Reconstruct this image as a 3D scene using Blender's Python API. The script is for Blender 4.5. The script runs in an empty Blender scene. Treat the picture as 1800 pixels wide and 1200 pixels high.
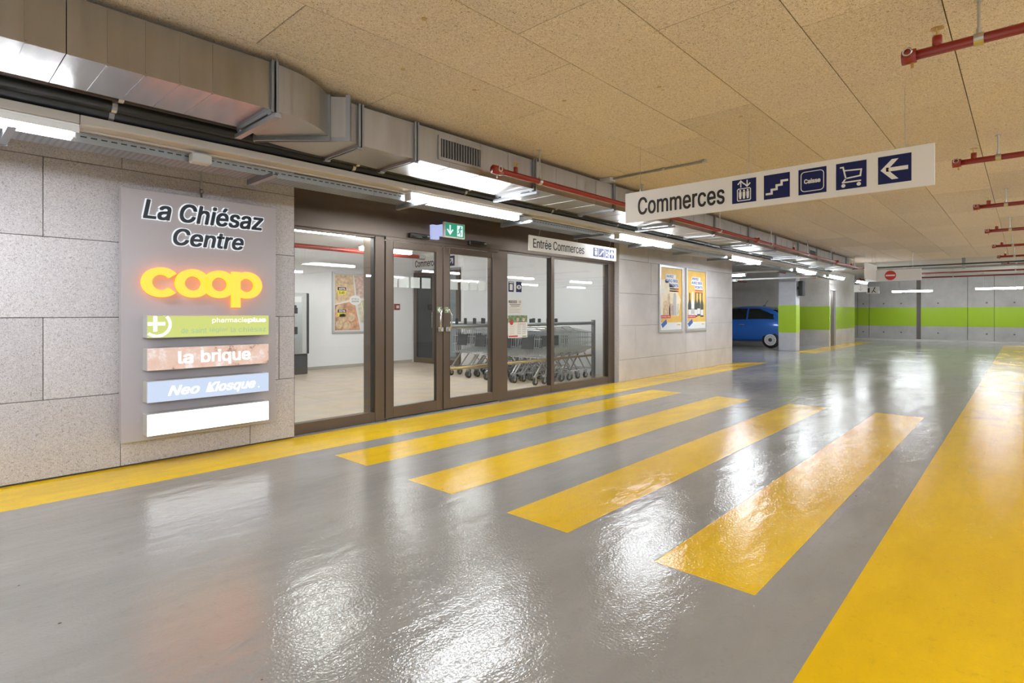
import bpy, bmesh, math, random
from mathutils import Vector, Matrix
random.seed(7)
R = math.radians
C = bpy.context.scene.collection
scn = bpy.context.scene

# ------------------------------------------------------------------ camera, light level, exposure
CAM_H = 1.27
cam_data = bpy.data.cameras.new('camera')
cam = bpy.data.objects.new('camera', cam_data); C.objects.link(cam)
cam.location = (0, 0, CAM_H)
cam.rotation_euler = (R(90), 0, R(42.65 - 90))
cam_data.sensor_width = 36
cam_data.lens = 977 / 1800 * 36
cam_data.shift_y = -50 / 1800
cam_data.clip_start = .02; cam_data.clip_end = 200
scn.camera = cam
world = bpy.data.worlds.new('world'); scn.world = world
world.use_nodes = True
world.node_tree.nodes['Background'].inputs[0].default_value = (.9, .92, 1, 1)
world.node_tree.nodes['Background'].inputs[1].default_value = .2
scn.view_settings.view_transform = 'Standard'
scn.view_settings.look = 'None'
scn.view_settings.gamma = 1
scn.view_settings.use_curve_mapping = False
scn.view_settings.exposure = 0.0
TUBE = 74.0          # strength of the garage's fluorescent battens
ROOM_TUBE = 64.0     # strength of the battens in the shop's entrance lobby

# ------------------------------------------------------------------ materials
def new_mat(name):
    m = bpy.data.materials.new(name); m.use_nodes = True
    nt = m.node_tree
    return m, nt, nt.nodes, nt.links, nt.nodes['Principled BSDF']

def mat(name, col, rough=.5, metal=0.0, spec=.5, coat=0.0, vary=0.0, scale=6, bump=0.0, bscale=120):
    m, nt, N, L, P = new_mat(name)
    P.inputs['Base Color'].default_value = (*col, 1)
    P.inputs['Roughness'].default_value = rough
    P.inputs['Metallic'].default_value = metal
    P.inputs['Specular IOR Level'].default_value = spec
    P.inputs['Coat Weight'].default_value = coat
    P.inputs['Coat Roughness'].default_value = .06
    tc = N.new('ShaderNodeTexCoord')
    if vary:
        n = N.new('ShaderNodeTexNoise'); n.inputs['Scale'].default_value = scale; n.inputs['Detail'].default_value = 4
        L.new(tc.outputs['Object'], n.inputs['Vector'])
        r = N.new('ShaderNodeValToRGB')
        r.color_ramp.elements[0].position = .3; r.color_ramp.elements[1].position = .7
        r.color_ramp.elements[0].color = (*[c * (1 - vary) for c in col], 1)
        r.color_ramp.elements[1].color = (*[min(1, c * (1 + vary)) for c in col], 1)
        L.new(n.outputs['Fac'], r.inputs['Fac']); L.new(r.outputs['Color'], P.inputs['Base Color'])
    if bump:
        n2 = N.new('ShaderNodeTexNoise'); n2.inputs['Scale'].default_value = bscale; n2.inputs['Detail'].default_value = 3
        L.new(tc.outputs['Object'], n2.inputs['Vector'])
        b = N.new('ShaderNodeBump'); b.inputs['Strength'].default_value = bump; b.inputs['Distance'].default_value = .01
        L.new(n2.outputs['Fac'], b.inputs['Height']); L.new(b.outputs['Normal'], P.inputs['Normal'])
    return m

def emit(name, col, s=1.0):
    m, nt, N, L, P = new_mat(name)
    P.inputs['Base Color'].default_value = (.04, .04, .04, 1)
    P.inputs['Emission Color'].default_value = (*col, 1)
    P.inputs['Emission Strength'].default_value = s
    P.inputs['Roughness'].default_value = .5; P.inputs['Specular IOR Level'].default_value = .25
    return m

def wood_wool(name, dark, mid, light, big):
    """pressed wood fibre board: short tangled light strands with dark gaps"""
    m, nt, N, L, P = new_mat(name)
    tc = N.new('ShaderNodeTexCoord')
    geo = N.new('ShaderNodeNewGeometry')
    n1 = N.new('ShaderNodeTexNoise'); n1.inputs['Scale'].default_value = 95; n1.inputs['Detail'].default_value = 2.5; n1.inputs['Distortion'].default_value = 1.8
    L.new(geo.outputs['Position'], n1.inputs['Vector'])
    r = N.new('ShaderNodeValToRGB'); e = r.color_ramp.elements
    e[0].position = .30; e[0].color = (*dark, 1)
    e[1].position = .66; e[1].color = (*light, 1)
    x = e.new(.42); x.color = (*mid, 1)
    L.new(n1.outputs['Fac'], r.inputs['Fac'])
    n2 = N.new('ShaderNodeTexNoise'); n2.inputs['Scale'].default_value = .55; n2.inputs['Detail'].default_value = 3
    L.new(geo.outputs['Position'], n2.inputs['Vector'])
    mr = N.new('ShaderNodeMapRange'); mr.inputs[1].default_value = .35; mr.inputs[2].default_value = .65
    L.new(n2.outputs['Fac'], mr.inputs[0])
    mx = N.new('ShaderNodeMix'); mx.data_type = 'RGBA'; mx.blend_type = 'MULTIPLY'
    mm = N.new('ShaderNodeMath'); mm.operation = 'MULTIPLY'; mm.inputs[1].default_value = .5
    L.new(mr.outputs[0], mm.inputs[0]); L.new(mm.outputs[0], mx.inputs[0])
    L.new(r.outputs['Color'], mx.inputs[6]); mx.inputs[7].default_value = (*big, 1)
    oi = N.new('ShaderNodeObjectInfo')
    hs = N.new('ShaderNodeHueSaturation')
    mv = N.new('ShaderNodeMapRange'); mv.inputs[3].default_value = .93; mv.inputs[4].default_value = 1.06
    L.new(oi.outputs['Random'], mv.inputs[0]); L.new(mv.outputs[0], hs.inputs['Value'])
    L.new(mx.outputs[2], hs.inputs['Color']); L.new(hs.outputs['Color'], P.inputs['Base Color'])
    b = N.new('ShaderNodeBump'); b.inputs['Strength'].default_value = .45; b.inputs['Distance'].default_value = .006
    L.new(n1.outputs['Fac'], b.inputs['Height']); L.new(b.outputs['Normal'], P.inputs['Normal'])
    P.inputs['Roughness'].default_value = .95; P.inputs['Specular IOR Level'].default_value = .15
    return m

def floor_mat(name, col, worn, wear_lo=.56, wear_hi=.72):
    """glossy trowelled resin: cloudy colour, patchy sheen and a fine orange-peel skin"""
    m, nt, N, L, P = new_mat(name)
    geo = N.new('ShaderNodeNewGeometry')
    mp = N.new('ShaderNodeMapping'); mp.inputs['Scale'].default_value = (.5, 1.3, 1)
    L.new(geo.outputs['Position'], mp.inputs['Vector'])
    n = N.new('ShaderNodeTexNoise'); n.inputs['Scale'].default_value = 1.3; n.inputs['Detail'].default_value = 7; n.inputs['Roughness'].default_value = .62
    L.new(mp.outputs[0], n.inputs['Vector'])
    r = N.new('ShaderNodeValToRGB'); e = r.color_ramp.elements
    e[0].position = .32; e[0].color = (*[c * .86 for c in col], 1)
    e[1].position = .68; e[1].color = (*[min(1, c * 1.1) for c in col], 1)
    L.new(n.outputs['Fac'], r.inputs['Fac'])
    # small scuffs and dirt specks
    n3 = N.new('ShaderNodeTexNoise'); n3.inputs['Scale'].default_value = 14; n3.inputs['Detail'].default_value = 8; n3.inputs['Roughness'].default_value = .75
    L.new(geo.outputs['Position'], n3.inputs['Vector'])
    r3 = N.new('ShaderNodeMapRange'); r3.inputs[1].default_value = wear_lo; r3.inputs[2].default_value = wear_hi; r3.inputs[4].default_value = .55
    L.new(n3.outputs['Fac'], r3.inputs[0])
    mx = N.new('ShaderNodeMix'); mx.data_type = 'RGBA'
    L.new(r3.outputs[0], mx.inputs[0]); L.new(r.outputs['Color'], mx.inputs[6]); mx.inputs[7].default_value = (*worn, 1)
    v = N.new('ShaderNodeTexVoronoi'); v.inputs['Scale'].default_value = 3.2; v.inputs['Randomness'].default_value = 1
    L.new(geo.outputs['Position'], v.inputs['Vector'])
    lt = N.new('ShaderNodeMath'); lt.operation = 'LESS_THAN'; lt.inputs[1].default_value = .022
    L.new(v.outputs['Distance'], lt.inputs[0])
    mx2 = N.new('ShaderNodeMix'); mx2.data_type = 'RGBA'
    L.new(lt.outputs[0], mx2.inputs[0]); L.new(mx.outputs[2], mx2.inputs[6]); mx2.inputs[7].default_value = (*[c * .35 for c in worn], 1)
    L.new(mx2.outputs[2], P.inputs['Base Color'])
    # edges of separate trowelled coats: low ridges, glossier on one side
    nr = N.new('ShaderNodeTexNoise'); nr.inputs['Scale'].default_value = .42; nr.inputs['Detail'].default_value = 4; nr.inputs['Roughness'].default_value = .5
    L.new(mp.outputs[0], nr.inputs['Vector'])
    rg = N.new('ShaderNodeValToRGB'); q = rg.color_ramp.elements
    q[0].position = .485; q[0].color = (0,0,0,1); q[1].position = .515; q[1].color = (0,0,0,1); qq = q.new(.5); qq.color = (1,1,1,1)
    L.new(nr.outputs['Fac'], rg.inputs['Fac'])
    st = N.new('ShaderNodeMath'); st.operation = 'GREATER_THAN'; st.inputs[1].default_value = .5
    L.new(nr.outputs['Fac'], st.inputs[0])
    rr = N.new('ShaderNodeMapRange'); rr.inputs[1].default_value = .35; rr.inputs[2].default_value = .7
    rr.inputs[3].default_value = .10; rr.inputs[4].default_value = .20
    L.new(n.outputs['Fac'], rr.inputs[0])
    ra = N.new('ShaderNodeMath'); ra.operation = 'MULTIPLY_ADD'; ra.inputs[1].default_value = -.045
    L.new(st.outputs[0], ra.inputs[0]); L.new(rr.outputs[0], ra.inputs[2]); L.new(ra.outputs[0], P.inputs['Roughness'])
    P.inputs['IOR'].default_value = 1.52
    # skin
    n4 = N.new('ShaderNodeTexNoise'); n4.inputs['Scale'].default_value = 75; n4.inputs['Detail'].default_value = 2
    L.new(geo.outputs['Position'], n4.inputs['Vector'])
    n5 = N.new('ShaderNodeTexNoise'); n5.inputs['Scale'].default_value = 7; n5.inputs['Detail'].default_value = 5
    L.new(mp.outputs[0], n5.inputs['Vector'])
    b1 = N.new('ShaderNodeBump'); b1.inputs['Strength'].default_value = .34; b1.inputs['Distance'].default_value = .004
    L.new(n4.outputs['Fac'], b1.inputs['Height'])
    b2 = N.new('ShaderNodeBump'); b2.inputs['Strength'].default_value = .16; b2.inputs['Distance'].default_value = .03
    L.new(n5.outputs['Fac'], b2.inputs['Height']); L.new(b1.outputs['Normal'], b2.inputs['Normal'])
    b3 = N.new('ShaderNodeBump'); b3.inputs['Strength'].default_value = .25; b3.inputs['Distance'].default_value = .003
    L.new(rg.outputs['Color'], b3.inputs['Height']); L.new(b2.outputs['Normal'], b3.inputs['Normal'])
    L.new(b3.outputs['Normal'], P.inputs['Normal'])
    return m

def glass_mat(name, tint=(.93, .96, .95)):
    m = bpy.data.materials.new(name); m.use_nodes = True
    nt = m.node_tree; N, L = nt.nodes, nt.links
    N.remove(N['Principled BSDF'])
    out = N['Material Output']
    t = N.new('ShaderNodeBsdfTransparent'); t.inputs[0].default_value = (*tint, 1)
    g = N.new('ShaderNodeBsdfGlossy'); g.inputs['Roughness'].default_value = .01
    lw = N.new('ShaderNodeLayerWeight'); lw.inputs[0].default_value = .5
    p = N.new('ShaderNodeMath'); p.operation = 'POWER'; p.inputs[1].default_value = 4
    L.new(lw.outputs['Facing'], p.inputs[0])
    a = N.new('ShaderNodeMath'); a.operation = 'MULTIPLY_ADD'; a.inputs[1].default_value = .8; a.inputs[2].default_value = .045
    L.new(p.outputs[0], a.inputs[0])
    mx = N.new('ShaderNodeMixShader')
    L.new(a.outputs[0], mx.inputs[0]); L.new(t.outputs[0], mx.inputs[1]); L.new(g.outputs[0], mx.inputs[2])
    L.new(mx.outputs[0], out.inputs['Surface'])
    return m

def frosted_mat(name):
    m = bpy.data.materials.new(name); m.use_nodes = True
    nt = m.node_tree; N, L = nt.nodes, nt.links
    P = N['Principled BSDF']; P.inputs['Base Color'].default_value = (.72, .77, .75, 1); P.inputs['Roughness'].default_value = .6
    t = N.new('ShaderNodeBsdfTransparent'); mx = N.new('ShaderNodeMixShader'); mx.inputs[0].default_value = .36
    L.new(t.outputs[0], mx.inputs[1]); L.new(P.outputs[0], mx.inputs[2]); L.new(mx.outputs[0], N['Material Output'].inputs['Surface'])
    return m

def galv_mat(name, col=(.62, .62, .6), rough=.3):
    """rolled zinc-coated sheet: faint streaks running across the sheet"""
    m, nt, N, L, P = new_mat(name)
    geo = N.new('ShaderNodeNewGeometry')
    P.inputs['Metallic'].default_value = 1
    mp = N.new('ShaderNodeMapping'); mp.inputs['Scale'].default_value = (9, .7, .7); mp.inputs['Rotation'].default_value = (0, 0, .35)
    L.new(geo.outputs['Position'], mp.inputs[0])
    n = N.new('ShaderNodeTexNoise'); n.inputs['Scale'].default_value = 2.0; n.inputs['Detail'].default_value = 4
    L.new(mp.outputs[0], n.inputs['Vector'])
    r = N.new('ShaderNodeValToRGB'); e = r.color_ramp.elements
    e[0].position = .3; e[0].color = (*[c * .93 for c in col], 1); e[1].position = .7; e[1].color = (*[min(1, c * 1.05) for c in col], 1)
    L.new(n.outputs['Fac'], r.inputs['Fac']); L.new(r.outputs['Color'], P.inputs['Base Color'])
    rr = N.new('ShaderNodeMapRange'); rr.inputs[1].default_value = .3; rr.inputs[2].default_value = .7
    rr.inputs[3].default_value = rough * .85; rr.inputs[4].default_value = rough * 1.2
    L.new(n.outputs['Fac'], rr.inputs[0]); L.new(rr.outputs[0], P.inputs['Roughness'])
    return m

def perforated_mat(name):
    """galvanised sheet with a regular field of small punched holes"""
    m, nt, N, L, P = new_mat(name)
    geo = N.new('ShaderNodeNewGeometry')
    P.inputs['Metallic'].default_value = .9; P.inputs['Roughness'].default_value = .42
    mp = N.new('ShaderNodeMapping'); mp.inputs['Scale'].default_value = (28, 28, 1)
    L.new(geo.outputs['Position'], mp.inputs[0])
    v = N.new('ShaderNodeTexVoronoi'); v.inputs['Scale'].default_value = 1; v.inputs['Randomness'].default_value = 0; v.voronoi_dimensions = '2D'
    L.new(mp.outputs[0], v.inputs['Vector'])
    lt = N.new('ShaderNodeMath'); lt.operation = 'LESS_THAN'; lt.inputs[1].default_value = .27
    L.new(v.outputs['Distance'], lt.inputs[0])
    mx = N.new('ShaderNodeMix'); mx.data_type = 'RGBA'
    mx.inputs[6].default_value = (.27, .28, .28, 1); mx.inputs[7].default_value = (.13, .13, .13, 1)
    L.new(lt.outputs[0], mx.inputs[0]); L.new(mx.outputs[2], P.inputs['Base Color'])
    return m

def concrete_mat(name, col, var=.14):
    m, nt, N, L, P = new_mat(name)
    geo = N.new('ShaderNodeNewGeometry')
    n = N.new('ShaderNodeTexNoise'); n.inputs['Scale'].default_value = 1.4; n.inputs['Detail'].default_value = 8; n.inputs['Roughness'].default_value = .62
    L.new(geo.outputs['Position'], n.inputs['Vector'])
    r = N.new('ShaderNodeValToRGB'); e = r.color_ramp.elements
    e[0].position = .3; e[0].color = (*[c * (1 - var) for c in col], 1); e[1].position = .7; e[1].color = (*[min(1, c * (1 + var)) for c in col], 1)
    L.new(n.outputs['Fac'], r.inputs['Fac']); L.new(r.outputs['Color'], P.inputs['Base Color'])
    P.inputs['Roughness'].default_value = .8
    b = N.new('ShaderNodeBump'); b.inputs['Strength'].default_value = .2; b.inputs['Distance'].default_value = .01
    n2 = N.new('ShaderNodeTexNoise'); n2.inputs['Scale'].default_value = 60
    L.new(geo.outputs['Position'], n2.inputs['Vector']); L.new(n2.outputs['Fac'], b.inputs['Height']); L.new(b.outputs['Normal'], P.inputs['Normal'])
    return m

def glow_brick(name):
    m, nt, N, L, P = new_mat(name)
    geo = N.new('ShaderNodeNewGeometry')
    n = N.new('ShaderNodeTexNoise'); n.inputs['Scale'].default_value = 9; n.inputs['Detail'].default_value = 8; n.inputs['Roughness'].default_value = .7
    L.new(geo.outputs['Position'], n.inputs['Vector'])
    r = N.new('ShaderNodeValToRGB'); e = r.color_ramp.elements
    e[0].position = .32; e[0].color = (.38, .2, .15, 1); e[1].position = .64; e[1].color = (1, .9, .86, 1)
    x = e.new(.4); x.color = (.84, .56, .44, 1); x = e.new(.53); x.color = (.88, .63, .52, 1)
    L.new(n.outputs['Fac'], r.inputs['Fac']); L.new(r.outputs['Color'], P.inputs['Emission Color'])
    P.inputs['Emission Strength'].default_value = .9; P.inputs['Base Color'].default_value = (.04, .03, .03, 1)
    return m

M = dict(
    floor=floor_mat('grey_resin_floor', (.345, .335, .322), (.25, .245, .235)),
    yellow=floor_mat('yellow_floor_paint', (.94, .585, .002), (.62, .37, .01)),
    ceil=wood_wool('wood_wool_natural', (.24, .19, .135), (.68, .57, .465), (.89, .80, .70), (.93, .9, .86)),
    wool=wood_wool('wood_wool_white', (.26, .245, .255), (.51, .48, .50), (.68, .66, .68), (.93, .92, .93)),
    block=mat('pale_painted_block', (.585, .555, .55), .8, vary=.07, scale=3, bump=.12, bscale=80),
    joint=mat('dark_joint', (.14, .125, .11), .95),
    joint_pale=mat('pale_joint', (.4, .385, .36), .95),
    conc=concrete_mat('grey_concrete', (.40, .385, .37)),
    conc_pale=concrete_mat('pale_concrete', (.5, .48, .45)),
    white_wall=mat('white_plaster', (.85, .845, .86), .75),
    tile=mat('beige_floor_tile', (.57, .475, .385), .35, vary=.1, scale=3),
    green=mat('lime_green_paint', (.31, .47, .012), .4, bump=.03),
    pil=mat('blue_grey_paint', (.42, .43, .47), .55, vary=.05),
    brown=mat('bronze_anodised', (.118, .087, .066), .33, metal=.45),
    brown_d=mat('dark_bronze', (.03, .022, .018), .5, metal=.2),  # darker bronze for the drip edge and glazing beads
    glass=glass_mat('clear_glass'),
    dglass=glass_mat('smoked_glass', (.30, .31, .32)),
    frost=frosted_mat('frosted_film'),
    galv=galv_mat('galvanised_steel', (.41, .40, .39), .40),
    galv_s=galv_mat('smooth_galvanised_steel', (.41, .40, .39), .22),
    galv_d=galv_mat('galvanised_rail', (.32, .33, .345), .42),
    perf=perforated_mat('perforated_galvanised'),
    black_pipe=mat('black_pipe_lagging', (.012, .012, .014), .42, bump=.1, bscale=25),
    black=mat('black_plastic', (.012, .012, .013), .35),
    dark=mat('anthracite', (.035, .037, .042), .5),
    red=mat('red_enamel', (.27, .022, .012), .35),
    zinc=mat('zinc_wire', (.43, .44, .455), .32, metal=.85),
    chrome=mat('chrome', (.75, .76, .78), .18, metal=1),
    steel=mat('brushed_steel', (.52, .53, .54), .32, metal=1),
    brass=mat('brass', (.6, .42, .18), .3, metal=1),
    trunk=mat('cream_enamel', (.50, .455, .41), .45),
    white=mat('white_enamel', (.82, .82, .82), .4),
    signw=mat('sign_white', (.74, .73, .72), .35),
    navy=mat('sign_navy', (.005, .011, .080), .45, spec=.3),
    ink=mat('black_ink', (.012, .011, .011), .5),
    panel=mat('taupe_grey_sheet', (.45, .42, .45), .45),
    navy_ink=mat('letter_navy', (.006, .014, .028), .35),
    halo=emit('letter_halo_white', (.93, .97, 1), .9),
    coop_f=emit('lit_amber_face', (4.2, .80, .07), 1.0),
    coop_s=emit('lit_orange_edge', (3.0, .80, .03), 1.0),
    lb_white=emit('lit_white', (1, 1, 1), 2.4),
    lb_green=emit('lit_lime', (.63, .69, .19), 1.0),
    lb_blue=emit('lit_pale_blue', (.60, .71, .90), 1.0),
    lb_brick=glow_brick('lit_brick_print'),
    lb_text=emit('lit_lettering', (1, 1, 1), 1.5),
    lb_teal=emit('lit_teal_print', (.42, .68, .42), .8),
    tube=emit('lamp_tube', (.90, .95, 1.0), TUBE),
    tube_r=emit('lobby_lamp_tube', (1, .985, .98), ROOM_TUBE),
    exitg=emit('exit_green', (.02, .30, .19), 1.0),
    exitw=emit('exit_white', (.85, 1, .95), 1.0),
    exit_side=emit('exit_light_edge', (.5, .56, .9), .9),
    car=mat('blue_car_paint', (.008, .12, .52), .28, metal=.2, coat=1),
    rubber=mat('rubber', (.012, .012, .012), .7),
    carglass=mat('dark_car_glass', (.006, .008, .008), .05, spec=.8),
    alloy=mat('alloy_white', (.75, .75, .74), .35),
    p_amber=mat('poster_amber', (.80, .50, .10), .4, vary=.12, scale=3),
    p_pale=mat('poster_pale', (.86, .74, .55), .4, vary=.1, scale=4),
    p_blue=mat('poster_blue', (.03, .12, .45), .4),
    p_red=mat('poster_red', (.55, .04, .03), .4),
    p_bottle=mat('poster_bottle', (.03, .04, .03), .4, vary=.5, scale=12),
    p_food=mat('poster_beige_food', (.66, .48, .30), .4, vary=.3, scale=14),
    p_pink=mat('poster_pink_food', (.62, .45, .38), .4, vary=.3, scale=14),
    p_tom=mat('poster_red_fruit', (.58, .30, .17), .4, vary=.5, scale=9),
    p_leek=mat('poster_pale_food', (.62, .58, .44), .4, vary=.25, scale=16),
    p_yel=mat('poster_yellow', (.85, .72, .03), .4),
    p_veg=mat('notice_green', (.16, .25, .12), .5, vary=.5, scale=30),
    silver=mat('anodised_frame', (.62, .62, .63), .35, metal=.7),
    grille=mat('grille_dark', (.05, .045, .04), .5),
    plastic=mat('grey_plastic', (.5, .5, .5), .45),
)

# ------------------------------------------------------------------ mesh helpers
OFF = {}
class MB:
    def __init__(s): s.v, s.f, s.mi, s.ms, s.sm = [], [], [], [], False
    def _m(s, m):
        if m not in s.ms: s.ms.append(m)
        return s.ms.index(m)
    def add(s, vs, fs, m=None):
        o = len(s.v); s.v += [tuple(v) for v in vs]
        k = s._m(m)
        for f in fs: s.f.append([i + o for i in f]); s.mi.append(k)
        return s
    def box(s, x0, x1, y0, y1, z0, z1, m=None):
        return s.add([(x0,y0,z0),(x1,y0,z0),(x1,y1,z0),(x0,y1,z0),(x0,y0,z1),(x1,y0,z1),(x1,y1,z1),(x0,y1,z1)],
              [(0,3,2,1),(4,5,6,7),(0,1,5,4),(1,2,6,5),(2,3,7,6),(3,0,4,7)], m)
    def bbox(s, x0, x1, y0, y1, z0, z1, b=.004, m=None):
        """box with chamfered edges (8 corners -> 24 verts)"""
        b = min(b, (x1-x0)*.4, (y1-y0)*.4, (z1-z0)*.4)
        bm = bmesh.new(); bmesh.ops.create_cube(bm, size=1)
        for v in bm.verts:
            v.co = (x0 if v.co.x < 0 else x1, y0 if v.co.y < 0 else y1, z0 if v.co.z < 0 else z1)
        bmesh.ops.bevel(bm, geom=bm.edges[:], offset=b, segments=1, affect='EDGES')
        bm.verts.index_update()
        s.add([v.co[:] for v in bm.verts], [[v.index for v in f.verts] for f in bm.faces], m); bm.free(); return s
    def tube(s, pts, r, n=8, m=None, cap=True):
        pts = [Vector(p) for p in pts]; rings = []
        rs = r if isinstance(r, (list, tuple)) else [r] * len(pts)
        up = None
        for i, p in enumerate(pts):
            d = (pts[min(i+1, len(pts)-1)] - pts[max(i-1, 0)]).normalized()
            if up is None:
                up = Vector((0,0,1)) if abs(d.z) < .9 else Vector((1,0,0))
            a = d.cross(up).normalized(); b = a.cross(d).normalized(); up = b
            rings.append([p + (a*math.cos(2*math.pi*k/n) + b*math.sin(2*math.pi*k/n)) * rs[i] for k in range(n)])
        vs = [v for g in rings for v in g]; fs = []
        for i in range(len(pts)-1):
            for k in range(n):
                fs.append((i*n+k, i*n+(k+1)%n, (i+1)*n+(k+1)%n, (i+1)*n+k))
        if cap: fs += [tuple(range(n))[::-1], tuple((len(pts)-1)*n+k for k in range(n))]
        return s.add(vs, fs, m)
    def poly(s, pts, y0, y1, m=None):
        """flat polygon given in x,z, pulled from y0 (front) to y1 (back)"""
        n = len(pts)
        ar = sum(pts[i][0]*pts[(i+1)%n][1]-pts[(i+1)%n][0]*pts[i][1] for i in range(n))
        if ar < 0: pts = pts[::-1]
        vs = [(x, y0, z) for x, z in pts] + [(x, y1, z) for x, z in pts]
        fs = [tuple(range(n)), tuple(range(2*n-1, n-1, -1))] + [(i, i+n, (i+1)%n+n, (i+1)%n) for i in range(n)]
        return s.add(vs, fs, m)
    def stroke(s, pts, w, y0, y1, m=None, close=False):
        if close: pts = pts + [pts[0]]
        for q, ((x0,z0),(x1,z1)) in enumerate(zip(pts, pts[1:])):
            d = math.hypot(x1-x0, z1-z0) or 1; ux, uz = (x1-x0)/d*w/2, (z1-z0)/d*w/2
            a, b = (x0-ux, z0-uz), (x1+ux, z1+uz)
            s.poly([(a[0]-uz,a[1]+ux),(a[0]+uz,a[1]-ux),(b[0]+uz,b[1]-ux),(b[0]-uz,b[1]+ux)], y0 - (q % 3)*.00015, y1, m)
        return s
    def ring(s, cx, cz, ro, ri, y0, y1, a0=0, a1=360, n=40, m=None, ms=None, rz=None):
        """annulus sector; m front material, ms side material; ro/ri may be (rx,rz)"""
        ro = ro if isinstance(ro, tuple) else (ro, ro); ri = ri if isinstance(ri, tuple) else (ri, ri)
        full = abs(a1-a0) >= 359.9; k = n if full else n+1
        vs = []
        for i in range(k):
            t = R(a0 + (a1-a0)*i/n); c_, s_ = math.cos(t), math.sin(t)
            vs += [(cx+ro[0]*c_, y0, cz+ro[1]*s_), (cx+ri[0]*c_, y0, cz+ri[1]*s_), (cx+ro[0]*c_, y1, cz+ro[1]*s_), (cx+ri[0]*c_, y1, cz+ri[1]*s_)]
        ff, fsd = [], []
        for i in range(n):
            a, b = 4*i, 4*((i+1) % k)
            ff.append((a, b, b+1, a+1)[::-1]); fsd += [(a+2, b+2, b, a)[::1], (a+1, b+1, b+3, a+3), (a+2, a+3, b+3, b+2)]
        if not full:
            fsd += [(0,1,3,2), (4*(k-1), 4*(k-1)+2, 4*(k-1)+3, 4*(k-1)+1)]
        o = len(s.v); s.v += vs
        for fs, mm in ((ff, m), (fsd, ms or m)):
            q = s._m(mm)
            for f in fs: s.f.append([i+o for i in f]); s.mi.append(q)
        return s
    def disc(s, cx, cz, r, y0, y1, n=24, m=None):
        return s.poly([(cx+r*math.cos(2*math.pi*k/n), cz+r*math.sin(2*math.pi*k/n)) for k in range(n)], y0, y1, m)
    def mesh(s, name, m=None, off=(0,0,0)):
        me = bpy.data.meshes.new(name)
        me.from_pydata([(x-off[0], y-off[1], z-off[2]) for x,y,z in s.v], [], s.f)
        for q in s.ms: me.materials.append(M[q] if isinstance(q, str) else (q or (M[m] if isinstance(m, str) else m)))
        me.polygons.foreach_set('material_index', s.mi)
        if s.sm: me.polygons.foreach_set('use_smooth', [True]*len(me.polygons))
        me.update(); return me
    def build(s, name, m=None, parent=None, local=False, kind=None):
        off = (0,0,0) if (parent is None or local) else OFF.get(parent.name, (0,0,0))
        o = bpy.data.objects.new(name, s.mesh(name, m, off)); C.objects.link(o)
        if parent: o.parent = parent
        OFF[o.name] = off
        if kind: o['kind'] = kind
        return o
def smooth(mb): mb.sm = True; return mb
def thing(name, label, cat, loc=(0,0,0), rz=0, group=None):
    o = bpy.data.objects.new(name, None); C.objects.link(o)
    o.location = loc; o.rotation_euler = (0,0,rz); o.empty_display_size = .1
    o['label'] = label; o['category'] = cat
    if group: o['group'] = group
    OFF[o.name] = tuple(loc); return o
def tag(o, label, cat, group=None):
    o['label'] = label; o['category'] = cat
    if group: o['group'] = group
    return o
def struct(name, mb=None, m=None):
    if mb is None:
        o = bpy.data.objects.new(name, None); C.objects.link(o); OFF[o.name] = (0,0,0)
    else: o = mb.build(name, m)
    o['kind'] = 'structure'; return o
def copy_tree(o, parent=None, loc=None, rz=None):
    c = o.copy(); C.objects.link(c)
    if parent: c.parent = parent
    if loc is not None: c.location = loc
    if rz is not None: c.rotation_euler = (0,0,rz)
    OFF[c.name] = tuple(c.location) if not parent else OFF.get(parent.name, (0,0,0))
    for ch in list(o.children): copy_tree(ch, c)
    return c
FONT_CACHE = {}
try:      # Blender's own interface typeface (a plain grotesque); the built-in one if it is not there
    FACE = bpy.data.fonts.load(bpy.utils.system_resource('DATAFILES', path='fonts') + '/Inter.woff2')
except Exception:
    FACE = None
def glyphs(s):
    """outline text -> (verts, faces) with depth 1, from the built-in font"""
    k = s
    if k not in FONT_CACHE:
        cu = bpy.data.curves.new('txt', 'FONT'); cu.body = s; cu.extrude = .5
        if FACE: cu.font = FACE
        cu.resolution_u = 4
        ob = bpy.data.objects.new('txt', cu); C.objects.link(ob)
        me = bpy.data.meshes.new_from_object(ob.evaluated_get(bpy.context.evaluated_depsgraph_get()))
        FONT_CACHE[k] = ([v.co[:] for v in me.vertices], [list(p.vertices) for p in me.polygons])
        bpy.data.objects.remove(ob); bpy.data.curves.remove(cu); bpy.data.meshes.remove(me)
    return FONT_CACHE[k]
def text(mb, s, x0, x1, z0, z1, y0, y1, m=None, shear=0.0, bold=0.0):
    """write s into the box x0..x1, z0..z1; y0 is the face turned to the reader"""
    vs, fs = glyphs(s)
    xs = [v[0] + shear*v[1] for v in vs]; zs = [v[1] for v in vs]
    ax, bx, az, bz = min(xs)-bold, max(xs)+bold, min(zs)-bold, max(zs)+bold
    for q, (dx, dz) in enumerate([(0,0)] if bold < .004 else [(0,0),(bold,bold*.7),(-bold,bold*.7),(bold,-bold*.7),(-bold,-bold*.7)]):   # heavier strokes
        mb.add([(x0 + (x+dx-ax)/(bx-ax)*(x1-x0), y0 - q*.00012 if v[2] > 0 else y1, z0 + (v[1]+dz-az)/(bz-az)*(z1-z0)) for x, v in zip(xs, vs)], fs, m)
    return mb

# ------------------------------------------------------------------ floor and its paint
floor = struct('floor', MB().box(-8, 34, -8, 12.2, -.2, 0), 'floor')
def paint(name, x0, x1, y0, y1): return MB().box(x0, x1, y0, y1, -.001, .0005).build(name, 'yellow', floor)
paint('wall_edge_line', -6, 14.05, 4.80, 5.47)
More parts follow.
